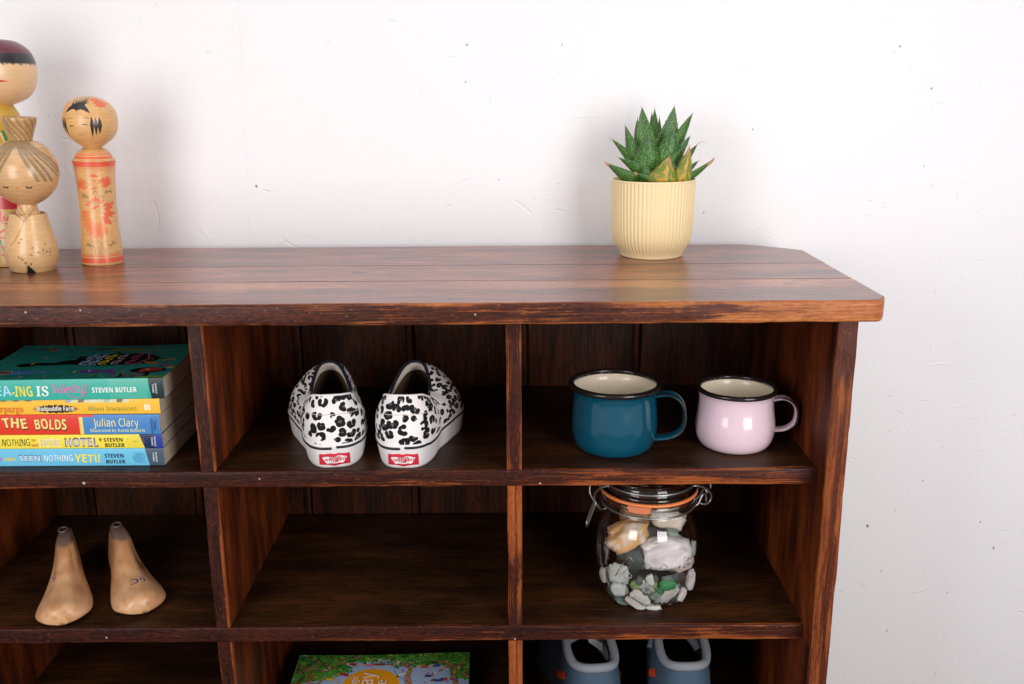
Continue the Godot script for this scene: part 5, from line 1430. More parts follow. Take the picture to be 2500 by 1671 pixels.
# ------------------------------------------------------------------ wooden shoe lasts
func lasts() -> void:
	for k in 2:
		var t := thing("shoe_last", ["left wooden child's shoe last lying toe forward, smudged blue mark on its side", "right wooden child's shoe last, blue number and letter stamped on its instep"][k], "shoe last", Vector3(-0.1420, S2, -0.0020) if k == 0 else Vector3(-0.0610, S2, -0.0260), 20.0 if k == 0 else 34.0, "pair of wooden shoe lasts")
		var foot := -0.2 if k == 0 else -0.3
		# sections from the toe (d = 0) towards the heel: [d, half width, top height, top half width, centre]
		var keyw := [0.0, 0.006, 0.003, 0.0165, 0.009, 0.0235, 0.018, 0.0282, 0.028, 0.0298, 0.045, 0.0284, 0.065, 0.0240, 0.085, 0.0185, 0.11, 0.0140, 0.135, 0.0105, 0.150, 0.0080, 0.158, 0.004]
		var keyh := [0.0, 0.0110, 0.003, 0.0165, 0.009, 0.0205, 0.020, 0.0235, 0.035, 0.0270, 0.050, 0.0310, 0.065, 0.0405, 0.078, 0.0510, 0.086, 0.0570, 0.092, 0.0610, 0.098, 0.0630, 0.116, 0.0645, 0.124, 0.0610, 0.134, 0.0500, 0.147, 0.0420, 0.158, 0.030]
		var keyt := [0.0, 0.75, 0.03, 0.62, 0.055, 0.48, 0.075, 0.52, 0.095, 0.62, 0.12, 0.62, 0.14, 0.6, 0.158, 0.6]
		var keyc := [0.0, 0.006, 0.02, 0.004, 0.05, 0.0, 0.09, -0.001, 0.158, 0.0]
		var sec := func(d: float, a: float) -> Vector3:           # a: 0 right, PI/2 top, PI left, 3PI/2 bottom
			var w := spline(keyw, d)
			var h := spline(keyh, d)
			var tp := spline(keyt, d)
			var y := sin(a)
			var yy := h * 0.42 + (h * 0.58 * signf(y) * pow(absf(y), lerpf(0.8, 0.42, sm(0.07, 0.096, d))) if y > 0 else h * 0.42 * signf(y) * pow(absf(y), 0.55))
			var f := clampf(yy / h, 0, 1)
			var ww := w * lerpf(1.0, tp, sm(0.15, 0.95, f))
			var x := ww * signf(cos(a)) * pow(absf(cos(a)), lerpf(0.75, 0.38, sm(0.075, 0.096, d)))
			var lift := 0.0035 * (1.0 - sm(0.0, 0.03, d))
			return Vector3(x + foot * spline(keyc, d), yy + lift + 0.0002, -d)
		var nl := noise(60 + k, 3)
		var nb := noise(70 + k, 2)
		var st := stool()
		var ds := []
		for i in 61: ds.append(0.158 * (1.0 - cos(PI / 2 * i / 60.0)) if i < 61 else 0.0)
		var colour := func(d: float, a: float) -> Color:
			var v: Vector3 = sec.call(d, a)
			var c := hex("d09f76").lerp(hex("b0774c"), 0.6 * sm(-0.2, 0.45, nl.get_noise_3d(v.x * 30.0, v.y * 30.0, v.z * 14.0)))
			c = c.lerp(hex("d8b48a"), sm(0.05, 0.4, nb.get_noise_3d(v.x * 60.0, v.y * 60.0, v.z * 20.0)) * 0.35)
			c = c.lerp(hex("8d5a38"), sm(0.05, 0.5, nl.get_noise_3d(v.x * 80.0 + 9.0, v.y * 80.0, v.z * 40.0)) * 0.18)
			if k == 1: c = c.lerp(hex("5d3c2c"), exp(-pow((d - 0.064) / 0.012, 2.0) - pow((rad_to_deg(a) - 38.0) / 24.0, 2.0)) * (0.75 + nb.get_noise_3d(v.x * 200.0, v.y * 200.0, v.z * 90.0)))
			c = c.lerp(hex("8f5f3c"), sm(0.075, 0.088, d) * 0.5)
			# pale wedge cut at one side of the neck
			var dg := rad_to_deg(a)
			if dg > 8 and dg < 62 and d > 0.058 and d < 0.091 and (62 - dg) / 54.0 > (0.091 - d) / 0.033 * 0.75 - 0.05 and dg > 30.0 - (d - 0.058) * 400.0: c = hex("d9ab72")
			c = c.lerp(hex("705b50"), sm(0.0550, 0.0560, v.y + 0.10 * (d - 0.1)) * sm(0.078, 0.082, d))
			return c.srgb_to_linear()
		grid(st, 56, 60, func(i: int, j: int): return sec.call(ds[j], TAU * (i % 56) / 56.0), null, func(i: int, j: int): return colour.call(ds[j], TAU * (i % 56) / 56.0))
		st.set_smooth_group(0)
		st.set_color(hex("cf9f72").srgb_to_linear())
		for i in 56:
			tri(st, sec.call(0.0, TAU * i / 56.0), sec.call(0.0, TAU * (i + 1) / 56.0), Vector3(foot * 0.006, 0.0085, 0.0004))
		var body := obj("wooden_foot", t, st, mat(Color.WHITE, 0.34, 0.5, {"vertex_color_use_as_albedo": true}))
		# thimble hole in the dark plate on the cone
		st = stool()
		var hp := []
		for i in 32: hp.append(Vector3(sin(TAU * i / 32) * 0.0046, 0.0, cos(TAU * i / 32) * 0.0056))
		tube(st, hp, 0.0009, 8, true)
		var ring := obj("thimble_ring", body, st, mat(hex("7d6a64"), 0.3, 0.5, {"metallic": 0.3}))
		ring.position = Vector3(-0.001, 0.0676, -0.1065); ring.rotation_degrees.x = 5.0
		st = stool()
		lathe(st, [Vector2(0.0046, 0.0), Vector2(0.0040, -0.0012), Vector2(0.0001, -0.0016)], 32)
		var hole := obj("thimble_hole", body, st, mat(hex("2c2220"), 0.5, 0.4))
		hole.position = ring.position + Vector3(0, 0.0006, 0); hole.rotation_degrees.x = 5.0
		# ink marks
		var ink := mat(hex("3a4a78"), 0.7, 0.3)
		var on := func(d: float, deg: float) -> Vector3:
			var a := deg_to_rad(deg)
			var p: Vector3 = sec.call(d, a)
			var nrm: Vector3 = (sec.call(d, a + 0.05) - sec.call(d, a - 0.05)).cross(sec.call(d + 0.001, a) - sec.call(d - 0.001, a)).normalized()
			if nrm.y < 0: nrm = -nrm
			return p + nrm * 0.00022
		if k == 1:
			text("stamped_mark", body, "6C", "sans", 0.0150, func(v: Vector2): return on.call(0.0345 - v.y * 0.8, 84.0 + v.x * 2700.0), ink)
		else:
			text("stamped_mark", body, "JS", "sans", 0.0120, func(v: Vector2): return on.call(0.062 + v.x * 1.0, 142.0 + v.y * 2200.0), ink)

# ------------------------------------------------------------------ books
# A paperback lying flat, spine to the front (+z). Origin at the right end of the spine's foot; x runs to the left as -len.
func book(label: String, at: Vector3, turn: float, L: float, th: float, dp: float, spine: ImageTexture, cover, page_c: Color, sd: int) -> Node3D:
	var t := thing("paperback_book", label, "book", at, turn)
	var st := stool()
	var nz := noise(sd, 2)
	# page block: thin leaves, uneven at the open edges
	var layers := maxi(int(th / 0.0011), 6)
	var prof := []
	for k in layers + 1:
		var y := 0.0004 + (th - 0.0008) * k / layers
		prof.append(Vector2(y, nz.get_noise_2d(k * 3.7, 1.0) * 0.0005))
	st.set_smooth_group(-1)
	for k in layers:
		var y0: float = prof[k].x
		var y1: float = prof[k + 1].x
		var e: float = -0.0006 + prof[k].y
		var a := Vector3(e, y0, -0.0015); var b := Vector3(e, y0, -dp + 0.0006 + prof[k].y); var c := Vector3(-L + 0.0006, y0, -dp + 0.0006); var d := Vector3(-L + 0.0006, y0, -0.0015)
		var u := Vector3(0, y1 - y0, 0)
		for q in [[a, b], [b, c], [c, d]]:
			tri(st, q[0], q[0] + u, q[1] + u); tri(st, q[0], q[1] + u, q[1])
		tri(st, a + u, d + u, c + u); tri(st, a + u, c + u, b + u)
	obj("pages", t, st, mat(page_c, 0.9, 0.2))
	# cover: back board, rounded spine and front board in one folded sheet
	var fold := []
	var r := 0.0009
	fold.append([Vector2(-dp, 0.0), 0]); fold.append([Vector2(-0.003, 0.0), 0]); fold.append([Vector2(-r, 0.0), 0])
	for k in 3: fold.append([Vector2(-r + r * sin(PI / 2 * (k + 1) / 4.0), r - r * cos(PI / 2 * (k + 1) / 4.0)), 1])
	fold.append([Vector2(0.0, r), 1]); fold.append([Vector2(0.0003, th * 0.5), 1]); fold.append([Vector2(0.0, th - r), 1])
	for k in 3: fold.append([Vector2(-r + r * cos(PI / 2 * (k + 1) / 4.0), th - r + r * sin(PI / 2 * (k + 1) / 4.0)), 1])
	fold.append([Vector2(-r, th), 1]); fold.append([Vector2(-0.003, th), 2]); fold.append([Vector2(-dp * 0.4, th), 2]); fold.append([Vector2(-dp * 0.8, th + 0.0004), 2]); fold.append([Vector2(-dp, th + 0.0008), 2])
	var sm_m := mat(Color.WHITE, 0.32, 0.45, {"albedo_texture": spine})
	for part in [["back_cover", 0, 2], ["spine", 2, 12], ["front_cover", 12, fold.size() - 1]]:
		st = stool()
		var n: int = part[2] - part[1]
		grid(st, 12, n, func(i: int, j: int):
			var p: Vector2 = fold[part[1] + j][0]
			var x := -L + L * i / 12.0
			return Vector3(x, p.y + (0.0 if part[1] != 12 else 0.0010 * sm(-dp * 0.7, -dp, p.x) * cos(i * 0.5 + sd)), p.x),
			func(i: int, j: int):
				var p: Vector2 = fold[part[1] + j][0]
				if part[1] == 12: return Vector2(i / 12.0, 1.0 + p.x / dp)
				return Vector2(i / 12.0, 1.0 - clampf(p.y / th, 0, 1)))
		var m = sm_m
		if part[1] == 12 and cover != null: m = mat(Color.WHITE, 0.34, 0.45, {"albedo_texture": cover})
		obj(part[0], t, st, m)
	return t

# each: [text, font, cap height m, x of its middle from the right end, width m, y of its middle, colour, turn, jitter, lift]
func words(t: Node3D, list: Array) -> void:
	var sp := t.get_node("spine")
	for q in list:
		var font: String = q[1]
		var turn: float = q[7] if q.size() > 7 else 0.0
		var jit: float = q[8] if q.size() > 8 else 0.0
		var lay: float = q[9] if q.size() > 9 else 0.00055
		var m := mat(q[6], 0.4, 0.4)
		var f: Font = F[font]
		var em: float = q[2] / 0.714
		var k: float = em / 64.0
		var full := f.get_string_size(q[0], HORIZONTAL_ALIGNMENT_LEFT, -1, 64).x * k
		var stretch: float = q[4] / full
		var mid := em * 0.5 - em * 0.357 - em * 0.143     # a text mesh is centred on its line: shift capitals to the middle
		if jit == 0.0:
			text("lettering", sp, q[0], font, em, func(v: Vector2):
				var w: Vector2 = (v + Vector2(0, mid)).rotated(deg_to_rad(turn))
				return Vector3(-q[3] + w.x, q[5] + w.y, lay), m, stretch)
		else:                                                # hand-drawn look: letters hop and lean
			var r := RandomNumberGenerator.new(); r.seed = hash(q[0])
			var x: float = -q[4] / 2.0
			for ch in q[0]:
				var w: float = f.get_string_size(ch, HORIZONTAL_ALIGNMENT_LEFT, -1, 64).x * k * stretch
				if ch != " ":
					var an: float = r.randf_range(-1, 1) * jit
					var dy: float = r.randf_range(-1, 1) * jit * em * 0.25
					var sc: float = 1.0 + r.randf_range(-1, 1) * jit * 0.5
					text("lettering", sp, ch, font, em, func(v: Vector2):
						var z: Vector2 = ((v + Vector2(0, mid)) * sc).rotated(an)
						return Vector3(-q[3] + x + w / 2.0 + z.x, q[5] + dy + z.y, lay), m, stretch)
				x += w

func spine_tex(base: Color, parts: Array, W := 660, H := 64) -> Paint:     # parts: [x0, x1, colour] in metres from the right end, of a 0.198 m spine
	var p := Paint.new(W, H, base)
	for q in parts:
		var x0: float = (0.198 - q[1]) / 0.198 * W
		var x1: float = (0.198 - q[0]) / 0.198 * W
		p.poly([Vector2(x0 + q[3] if q.size() > 3 else x0, 0), Vector2(x1, 0), Vector2(x1, H), Vector2(x0 - (q[3] if q.size() > 3 else 0.0), H)], q[2])
	return p

func books() -> void:
	var z0 := -0.0180
	var cream := hex("c9bda6")
	# bottom: sky blue
	var p := spine_tex(hex("6cbfe0"), [[0.0, 0.0175, hex("46586a"), -6.0]])
	var r := RandomNumberGenerator.new(); r.seed = 3
	for k in 26: p.line([Vector2(548 + r.randf() * 52, 12 + r.randf() * 44), Vector2(548 + r.randf() * 52, 12 + r.randf() * 44)], 0.7, 0.7, hex("3f87bb"), 0.6)
	p.ell(572, 33, 21, 20, hex("4d93c2"), 0, 0.35)
	var t := book("sky blue paperback with white and yellow lettering, bottom of the book stack", Vector3(-0.0200, S1 + 0.0001, z0), 0.0, 0.198, 0.0193, 0.128, p.texture(), null, cream, 2)
	words(t, [["STEVEN", "bold", 0.0044, 0.0517, 0.0205, 0.0114, hex("182a44"), 0.0, 0.00], ["BUTLER", "bold", 0.0041, 0.0511, 0.0205, 0.0049, hex("182a44"), 0.0, 0.00], ["YETi!", "bold", 0.0087, 0.0798, 0.0271, 0.0086, hex("f1df5a"), 0.0, 0.10], ["NOTHING", "sans", 0.0063, 0.1103, 0.0309, 0.0092, hex("f2f5f7"), 0.0, 0.08], ["SEEN", "bold", 0.0072, 0.1402, 0.0237, 0.0091, hex("3f6c98"), 0.0, 0.05, 0.0004], ["SEEN", "bold", 0.0057, 0.1401, 0.0227, 0.0091, hex("cfdbe6"), 0.0, 0.05, 0.0007], ["aint", "serif", 0.0039, 0.1610, 0.0126, 0.0086, hex("e9d86a"), 0.0, 0.06], ["You", "serif", 0.0050, 0.1747, 0.0104, 0.0090, hex("c657a8"), 0.0, 0.06]])
	# second: yellow with navy end
	p = spine_tex(hex("efdc4c"), [[0.0, 0.0215, hex("20305a"), -8.0], [0.0, 0.0085, hex("2c3f9a")]])
	for k in 12:
		var a := TAU * k / 12
		p.line([Vector2(565, 32), Vector2(565 + cos(a) * 31, 32 + sin(a) * 24)], 0.7, 0.7, hex("b9a23a"), 0.7)
		p.line([Vector2(565 + cos(a) * 31, 32 + sin(a) * 24), Vector2(565 + cos(a + 0.52) * 31, 32 + sin(a + 0.52) * 24)], 0.7, 0.7, hex("b9a23a"), 0.7)
	t = book("yellow paperback with a navy blue end, second from the bottom of the stack", Vector3(-0.0198, S1 + 0.0196, z0 - 0.0003), 0.2, 0.198, 0.0152, 0.129, p.texture(), null, hex("c6baa5"), 3)
	words(t, [["STEVEN", "bold", 0.0041, 0.0509, 0.0205, 0.0095, hex("40391c"), 0.0, 0.00], ["BUTLER", "bold", 0.0041, 0.0502, 0.0207, 0.0037, hex("40391c"), 0.0, 0.00], ["HOTEL", "bold", 0.0100, 0.0846, 0.0360, 0.0069, hex("5d5a66"), 0.0, 0.04, 0.0004], ["HOTEL", "bold", 0.0072, 0.0846, 0.0339, 0.0069, hex("c9c3d6"), 0.0, 0.04, 0.0007], ["*", "bold", 0.0066, 0.0644, 0.0033, 0.0083, hex("5d5a3a"), 0.0, 0.00], ["HERE", "bold", 0.0083, 0.1172, 0.0229, 0.0067, hex("f3ecc6"), 0.0, 0.05, 0.0004], ["HERE", "bold", 0.0061, 0.1172, 0.0212, 0.0067, hex("ddd2a6"), 0.0, 0.05, 0.0007], ["to", "serif", 0.0039, 0.1338, 0.0044, 0.0099, hex("d9803c"), 0.0, 0.00], ["see", "serif", 0.0044, 0.1330, 0.0071, 0.0045, hex("d9803c"), 0.0, 0.00], ["NOTHING", "sans", 0.0072, 0.1523, 0.0295, 0.0072, hex("55502c"), 0.0, 0.12], ["the", "serif", 0.0055, 0.1728, 0.0082, 0.0061, hex("c64a78"), 0.0, 0.00]])
	# third: red and blue
	p = spine_tex(hex("dd3d2b"), [[0.0, 0.0815, hex("4c86c2")], [0.0797, 0.0836, hex("efd470")]])
	p.poly([Vector2(375, 0), Vector2(436, 0), Vector2(430, 7), Vector2(375, 7)], hex("dd3d2b"))
	for k in 60: p.line([Vector2(626 + r.randf() * 30, r.randf() * 64), Vector2(626 + r.randf() * 30, r.randf() * 64)], 0.5, 0.5, hex("2f5f9a"), 0.25)
	t = book("red and blue paperback with cartoon lettering, in the middle of the stack", Vector3(-0.0205, S1 + 0.0350, z0 + 0.0003), -0.3, 0.198, 0.0218, 0.126, p.texture(), null, hex("cbbda9"), 4)
	words(t, [["THE", "bold", 0.0118, 0.1499, 0.0268, 0.0120, hex("5a2a16"), 0.0, 0.12, 0.0004], ["THE", "bold", 0.0105, 0.1499, 0.0260, 0.0127, hex("efe08a"), 0.0, 0.12, 0.0007], ["BOLDS", "bold", 0.0127, 0.1133, 0.0355, 0.0110, hex("5a2a16"), 0.0, 0.13, 0.0004], ["BOLDS", "bold", 0.0111, 0.1133, 0.0345, 0.0117, hex("efe08a"), 0.0, 0.13, 0.0007], ["Julian Clary", "sans", 0.0083, 0.0453, 0.0459, 0.0131, hex("f1e8a8"), 0.0, 0.10], ["Illustrated by David Roberts", "serif", 0.0031, 0.0445, 0.0573, 0.0046, hex("d9e4c0"), 0.0, 0.00], ["ANDERSEN", "sans", 0.0020, 0.0084, 0.0164, 0.0096, hex("1e3d70"), 90.0, 0.00], ["PRESS", "sans", 0.0020, 0.0051, 0.0092, 0.0096, hex("1e3d70"), 90.0, 0.00]])
	# fourth: warm yellow
	p = spine_tex(hex("f2bd3a"), [])
	p.poly([Vector2(340, 0), Vector2(560, 0), Vector2(552, 14), Vector2(346, 14)], hex("cfd3b8"), 0.85)
	for k in 5: p.poly([Vector2(340 + k * 44, 0), Vector2(362 + k * 44, 0), Vector2(354 + k * 44, 14), Vector2(336 + k * 44, 14)], [hex("7d9cc0"), hex("4a4430"), hex("d6d8c0"), hex("8db0a0"), hex("3f4038")][k], 0.7)
	for k in 4: p.ell(85 + k * 42, 2, 13, 6, hex("6a4a18"), 0, 0.9)
	t = book("warm yellow paperback with an orange author name, second from the top", Vector3(-0.0190, S1 + 0.0571, z0 - 0.0008), 0.3, 0.198, 0.0165, 0.127, p.texture(), null, hex("c9bda8"), 5)
	var burst := stool(); burst.set_smooth_group(-1)
	for k in 22:
		var a0 := TAU * k / 22.0
		var a1 := TAU * (k + 1) / 22.0
		var f := func(a: float, s: float) -> Vector3: return Vector3(-0.1072 + cos(a) * 0.0190 * s, 0.0062 + sin(a) * 0.0037 * s, 0.0005)
		tri(burst, Vector3(-0.1072, 0.0062, 0.0005), f.call((a0 + a1) / 2.0, 1.28), f.call(a0, 1.0)); tri(burst, Vector3(-0.1072, 0.0062, 0.0005), f.call(a1, 1.0), f.call((a0 + a1) / 2.0, 1.28))
	obj("title_burst", t.get_node("spine"), burst, mat(hex("3a2415"), 0.4, 0.4))
	words(t, [["Alien Invasion!", "sans", 0.0048, 0.0494, 0.0502, 0.0061, hex("7d9a3e"), 0.0, 0.03], ["Mudpuddle Farm", "bold", 0.0046, 0.1074, 0.0396, 0.0066, hex("f4efdf"), 0.0, 0.05, 0.0008], ["Morpurgo", "serif", 0.0068, 0.1577, 0.0344, 0.0061, hex("d9692a"), 0.0, 0.00]])
	var mark := stool()
	for k in 3: box(mark, Vector3(-0.0160 + k * 0.0022, 0.0042, 0.0002), Vector3(-0.0144 + k * 0.0022, 0.0104, 0.0005), 0.0001)
	obj("publisher_mark", t.get_node("spine"), mark, mat(hex("f6f1e0"), 0.5, 0.4)).set_meta("kind", "stuff")
	# top: teal with an illustrated cover
	p = spine_tex(hex("3bb0a0"), [[0.0, 0.0145, hex("24343c"), -4.0]])
	p.poly([Vector2(470, 0), Vector2(612, 0), Vector2(600, 64), Vector2(478, 64)], hex("7cc0a6"), 0.35)
	t = book("teal paperback with an underwater cover, on top of the book stack", Vector3(-0.0128, S1 + 0.0738, z0 - 0.0002), 1.6, 0.198, 0.0222, 0.129, p.texture(), sea_cover(), hex("c8bda9"), 6)
	words(t, [["STEVEN BUTLER", "bold", 0.0052, 0.0502, 0.0453, 0.0102, hex("f2f6f4"), 0.0, 0.00], ["Believing!", "serif", 0.0087, 0.0952, 0.0349, 0.0120, hex("d07fb4"), 0.0, 0.06], ["IS", "serif", 0.0107, 0.1228, 0.0137, 0.0098, hex("eef2ee"), 0.0, 0.08], ["ING", "bold", 0.0107, 0.1415, 0.0182, 0.0098, hex("ece04f"), 0.0, 0.10], ["-", "bold", 0.0098, 0.1522, 0.0033, 0.0093, hex("ece04f"), 0.0, 0.00], ["SEA", "bold", 0.0105, 0.1661, 0.0232, 0.0106, hex("a9d8ef"), 0.0, 0.10]])
	var swash := stool()
	tube(swash, bez([Vector3(-0.0975, 0.0065, 0.0003), Vector3(-0.0955, 0.0040, 0.0005), Vector3(-0.0885, 0.0022, 0.0005), Vector3(-0.0815, 0.0050, 0.0005), Vector3(-0.0785, 0.0110, 0.0005), Vector3(-0.0780, 0.0165, 0.0003)], 24), 0.0004, 6)
	obj("swash", t.get_node("spine"), swash, mat(hex("d07fb4"), 0.4, 0.4))
	for q in [["", 0.0193, 0.0098], ["2", 0.0152, 0.0076], ["5", 0.0222, 0.0112]]:      # the publisher's name turned along the dark ends
		words(get_node("paperback_book" + q[0]), [["SIMON &", "bold", 0.0016, 0.0108, 0.0093, q[2], hex("dfe6ea"), 90.0], ["SCHUSTER", "bold", 0.0016, 0.0078, 0.0112, q[2], hex("dfe6ea"), 90.0]])
	# large picture book on the shelf below
	p = spine_tex(hex("5f8a3a"), [])
	t = book("large green and lilac picture book lying in the bottom middle bay", Vector3(0.2890, S3 + 0.0001, -0.030), 1.1, 0.222, 0.0245, 0.160, p.texture(), tree_cover(), hex("cfc6b4"), 7)
	var cv := t.get_node("front_cover")
	for q in [["Magic", "sans", 0.0125, -0.1390, -0.1129, hex("f6efe2")], ["Faraway", "sans", 0.0260, -0.1190, -0.1184, hex("f6efe2")], ["Tree", "sans", 0.0188, -0.1026, -0.1026, hex("f6efe2")], ["Blyton", "sans", 0.0135, -0.1950, -0.1212, hex("c8242c")], ["Enid", "sans", 0.0135, -0.2090, -0.1010, hex("c8242c")]]:
		var fw: Font = F[q[1]]
		var wd: float = fw.get_string_size(q[0], HORIZONTAL_ALIGNMENT_LEFT, -1, 64).x * q[2] / 64.0
		text("lettering", cv, q[0], q[1], q[2], func(v: Vector2): return Vector3(q[3] - 0.346 * q[2] - v.y, 0.0263 + (0.0 if v.x < 9 else 0.0), q[4] + wd / 2.0 - v.x), mat(q[5], 0.45, 0.4))

func sea_cover() -> ImageTexture:
	var p := Paint.new(520, 340, hex("1f8a80"))
	var r := RandomNumberGenerator.new(); r.seed = 4
	for k in 60: p.ell(r.randf() * 520, r.randf() * 340, r.randf_range(10, 50), r.randf_range(4, 16), hex("2a9d8e") if k % 2 else hex("15706a"), r.randf() * 3.0, 0.35)
	# dark splash in the middle that carries the title, running away from the spine
	p.ell(330, 150, 120, 62, hex("07090b")); p.ell(250, 175, 80, 26, hex("07090b")); p.ell(150, 190, 70, 14, hex("0b1512")); p.ell(96, 200, 28, 18, hex("0b1512"))
	for k in 26: p.line([Vector2(330, 150), Vector2(330 + cos(k * 0.9) * r.randf_range(110, 175), 150 + sin(k * 0.9) * r.randf_range(55, 95))], 7, 0.6, hex("07090b"))
	# title in tall letters turned along the cover
	var strokes := [[250, hex("a8c9ec"), 9.0], [276, hex("a8c9ec"), 9.0], [304, hex("e6da44"), 9.0], [338, hex("d9d4cf"), 6.0], [378, hex("d8589a"), 6.0]]
	for s in strokes:
		for k in 4:
			var y: float = 196 - k * 27.0
			var x: float = s[0]
			p.line([Vector2(x - 9, y), Vector2(x + 9, y)], s[2] * 0.38, s[2] * 0.38, s[1])
			if k % 2 == 0: p.line([Vector2(x - 9, y), Vector2(x - 9, y - 18), Vector2(x + 7, y - 18)], s[2] * 0.34, s[2] * 0.34, s[1])
			else: p.line([Vector2(x + 9, y), Vector2(x, y - 10), Vector2(x + 9, y - 18)], s[2] * 0.34, s[2] * 0.34, s[1])
	p.line([Vector2(395, 205), Vector2(420, 150), Vector2(402, 90), Vector2(372, 84)], 3.0, 2.0, hex("d8589a"))
	# sea creatures
	p.ell(300, 268, 34, 17, hex("6a3f93"))
	for k in 6: p.line([Vector2(322, 268), Vector2(350 + k * 6, 250 + k * 9), Vector2(372 - k * 2, 236 + k * 16)], 5, 1.5, hex("6a3f93"))
	p.ell(296, 264, 4, 4, hex("f2f2f2"))
	p.ell(110, 272, 46, 20, hex("3f7fc0")); p.ell(62, 272, 30, 18, hex("c98d78")); p.ell(66, 270, 14, 9, hex("2a3550")); p.line([Vector2(150, 272), Vector2(205, 262), Vector2(220, 280)], 7, 1.5, hex("3f7fc0"))
	p.ell(455, 262, 50, 26, hex("0c1418")); p.ell(462, 258, 30, 17, hex("b8322e")); p.ell(452, 254, 6, 4, hex("eee4d8")); p.ell(470, 262, 16, 5, hex("7a1f20"))
	p.ell(440, 190, 26, 10, hex("b8762c"), 0.5); p.ell(478, 160, 22, 8, hex("c08a30"), -0.4); p.ell(492, 215, 22, 10, hex("8c4a9a"), 0.3); p.ell(508, 238, 12, 7, hex("d0b030"))
	p.ell(420, 55, 80, 22, hex("3f8f86")); p.ell(320, 44, 60, 14, hex("7a8a2a"), 0.1); p.ell(255, 36, 26, 8, hex("14201c")); p.ell(92, 40, 30, 12, hex("3b5a38")); p.ell(110, 52, 14, 5, hex("c06a4a"))
	p.poly([Vector2(392, 292), Vector2(470, 288), Vector2(472, 326), Vector2(388, 330)], hex("0c1a18"))
	for k in 4: p.line([Vector2(402, 298 + k * 8), Vector2(456, 296 + k * 8)], 1.6, 1.6, hex("8fb0a8"))
	for k in 60: p.ell(r.randf() * 520, (240 + r.randf() * 96) if k % 2 else r.randf() * 300.0, r.randf_range(3, 11), r.randf_range(1.5, 4), [hex("d6b52e"), hex("b85a3a"), hex("0f4f4a"), hex("5aa04a"), hex("c0508a")][k % 5], r.randf() * 3.0)
	for k in 20: p.ell(r.randf() * 520, r.randf() * 340, 2.0, 2.0, hex("0d2f2c"))
	p.ell(500, 330, 60, 14, hex("6a9a3a"))
	return p.texture()

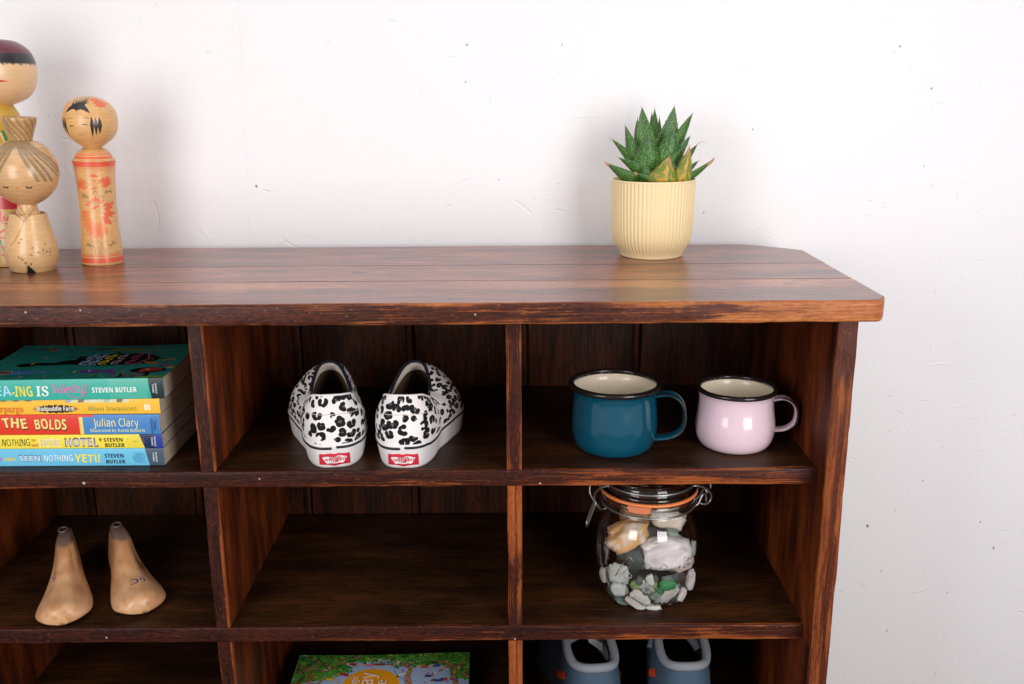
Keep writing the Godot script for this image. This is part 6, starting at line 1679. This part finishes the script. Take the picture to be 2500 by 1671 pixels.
func tree_cover() -> ImageTexture:
	var W := 600
	var H := 460
	var p := Paint.new(W, H, hex("a9bfe0"))
	var r := RandomNumberGenerator.new(); r.seed = 9
	var leafs := func(x0: float, y0: float, x1: float, y1: float, n: int) -> void:
		for k in n:
			var x := r.randf_range(x0, x1)
			var y := r.randf_range(y0, y1)
			p.ell(x, y, r.randf_range(5, 14), r.randf_range(3, 7), [hex("4f9a35"), hex("3b7d2c"), hex("76b548"), hex("2f6a2a")][r.randi() % 4], r.randf() * 3.1, 0.9)
	p.ell(60, 60, 140, 100, hex("5aa03c")); p.ell(300, 0, 190, 44, hex("4f9638")); p.ell(480, 10, 190, 60, hex("57a03a")); p.ell(590, 90, 60, 70, hex("5aa03c")); p.ell(20, 130, 60, 46, hex("5aa03c"))
	leafs.call(0.0, 0.0, 190.0, 110.0, 190); leafs.call(150.0, 0.0, 400.0, 52.0, 150); leafs.call(330.0, 0.0, 600.0, 80.0, 230); leafs.call(540.0, 60.0, 600.0, 160.0, 60)
	p.ell(200, 60, 26, 14, hex("a9bfe0")); p.ell(300, 40, 22, 8, hex("a9bfe0"), 0, 0.8)
	# trunks and boughs
	for b in [[[20, 110, 60, 90, 80, 60, 70, 30], 4.0], [[95, 100, 120, 90, 150, 40, 168, 12], 4.5], [[40, 88, 58, 70, 62, 30], 4.0], [[400, 200, 390, 140, 398, 95, 380, 62], 11.0], [[560, 200, 545, 140, 552, 90, 520, 60, 470, 52], 8.0], [[398, 95, 360, 62, 330, 40], 4.0], [[552, 95, 575, 60, 590, 30], 4.0], [[500, 110, 530, 80, 548, 84], 4.0], [[598, 150, 580, 130, 585, 104], 5.0], [[70, 240, 84, 190, 100, 160], 9.0]]:
		var o := []
		for k in range(0, b[0].size(), 2): o.append(Vector2(b[0][k], b[0][k + 1]))
		p.line(o, b[1] + 1.2, b[1] * 0.4 + 1.0, hex("5b3a22")); p.line(o, b[1], b[1] * 0.4, hex("b5865a"))
	for k in 13: p.ell([16, 40, 70, 10, 100, 128, 84, 30, 140, 190, 205, 250, 8][k], [30, 12, 26, 66, 70, 78, 96, 104, 22, 14, 10, 16, 92][k], 6, 6, hex("8c1f4a"))
	# little figures lying in the branches
	for f in [[195, 57, hex("c82a2a"), hex("e8b090"), 0.0], [255, 66, hex("d77fa8"), hex("d8a080"), 0.1], [292, 62, hex("8a4a2a"), hex("8a4a2a"), 0.0], [442, 83, hex("d8564a"), hex("e8b090"), 0.2], [487, 78, hex("3a5aa0"), hex("e8b090"), -0.2], [173, 122, hex("c83038"), hex("d8946a"), 0.5], [495, 168, hex("2f4a9a"), hex("c83038"), 0.1], [528, 160, hex("c83038"), hex("2f4a9a"), 0.1], [128, 150, hex("e8c83a"), hex("d8946a"), 0.2], [462, 140, hex("2f4a8a"), hex("e8b090"), 0.0]]:
		p.ell(f[0], f[1], 19, 8, hex("3a2a2a"), f[4], 0.6); p.ell(f[0], f[1], 17.5, 7, f[2], f[4]); p.ell(f[0] - 19, f[1] - 1, 7, 6, f[3]); p.line([Vector2(f[0] + 12, f[1]), Vector2(f[0] + 32, f[1] + 6)], 2.5, 1.6, f[3])
	var bits := [hex("c82a2a"), hex("2f4a9a"), hex("e8b090"), hex("e8c83a"), hex("d77fa8"), hex("5b3a22"), hex("f2eef0"), hex("2f6a2a")]
	for k in 150:
		var bx := r.randf() * 600.0
		var by := r.randf() * 210.0
		if Vector2((bx - 270) / 97.0, (by - 193) / 103.0).length() < 1.1: continue
		var ba := r.randf() * 3.0
		p.ell(bx, by, r.randf_range(3, 9), r.randf_range(2, 4.5), bits[k % 8], ba, 0.9)
		if k % 3 == 0: p.line([Vector2(bx, by), Vector2(bx, by) + Vector2.from_angle(ba + 1.0) * 16.0], 1.2, 0.8, hex("2a2422"), 0.8)
	for k in 3: p.poly([Vector2(470 + k * 8, 52), Vector2(474 + k * 8, 52), Vector2(472 + k * 8, 66), Vector2(468 + k * 8, 66)], hex("16244a"))
	# wasp
	p.line([Vector2(358, 138), Vector2(341, 100)], 0.8, 0.8, hex("222222")); p.line([Vector2(361, 142), Vector2(387, 122)], 0.8, 0.8, hex("222222")); p.line([Vector2(361, 142), Vector2(385, 168)], 0.8, 0.8, hex("222222")); p.line([Vector2(355, 142), Vector2(345, 176)], 0.8, 0.8, hex("222222"))
	p.ell(345, 148, 15, 4.5, hex("f2eef0"), -0.4); p.ell(371, 128, 15, 4.5, hex("f2eef0"), -0.5); p.ell(358, 140, 8, 5, hex("22201c"), 0.6); p.ell(361, 142, 3, 4, hex("d8b020"), 0.6)
	# orange disc with the title, turned to read away from the spine
	p.ell(270, 193, 97, 103, hex("f0a21c"))
	p.ell(30, 150, 9, 30, hex("3a2a22"), 0.3, 0.5)
	return p.texture()
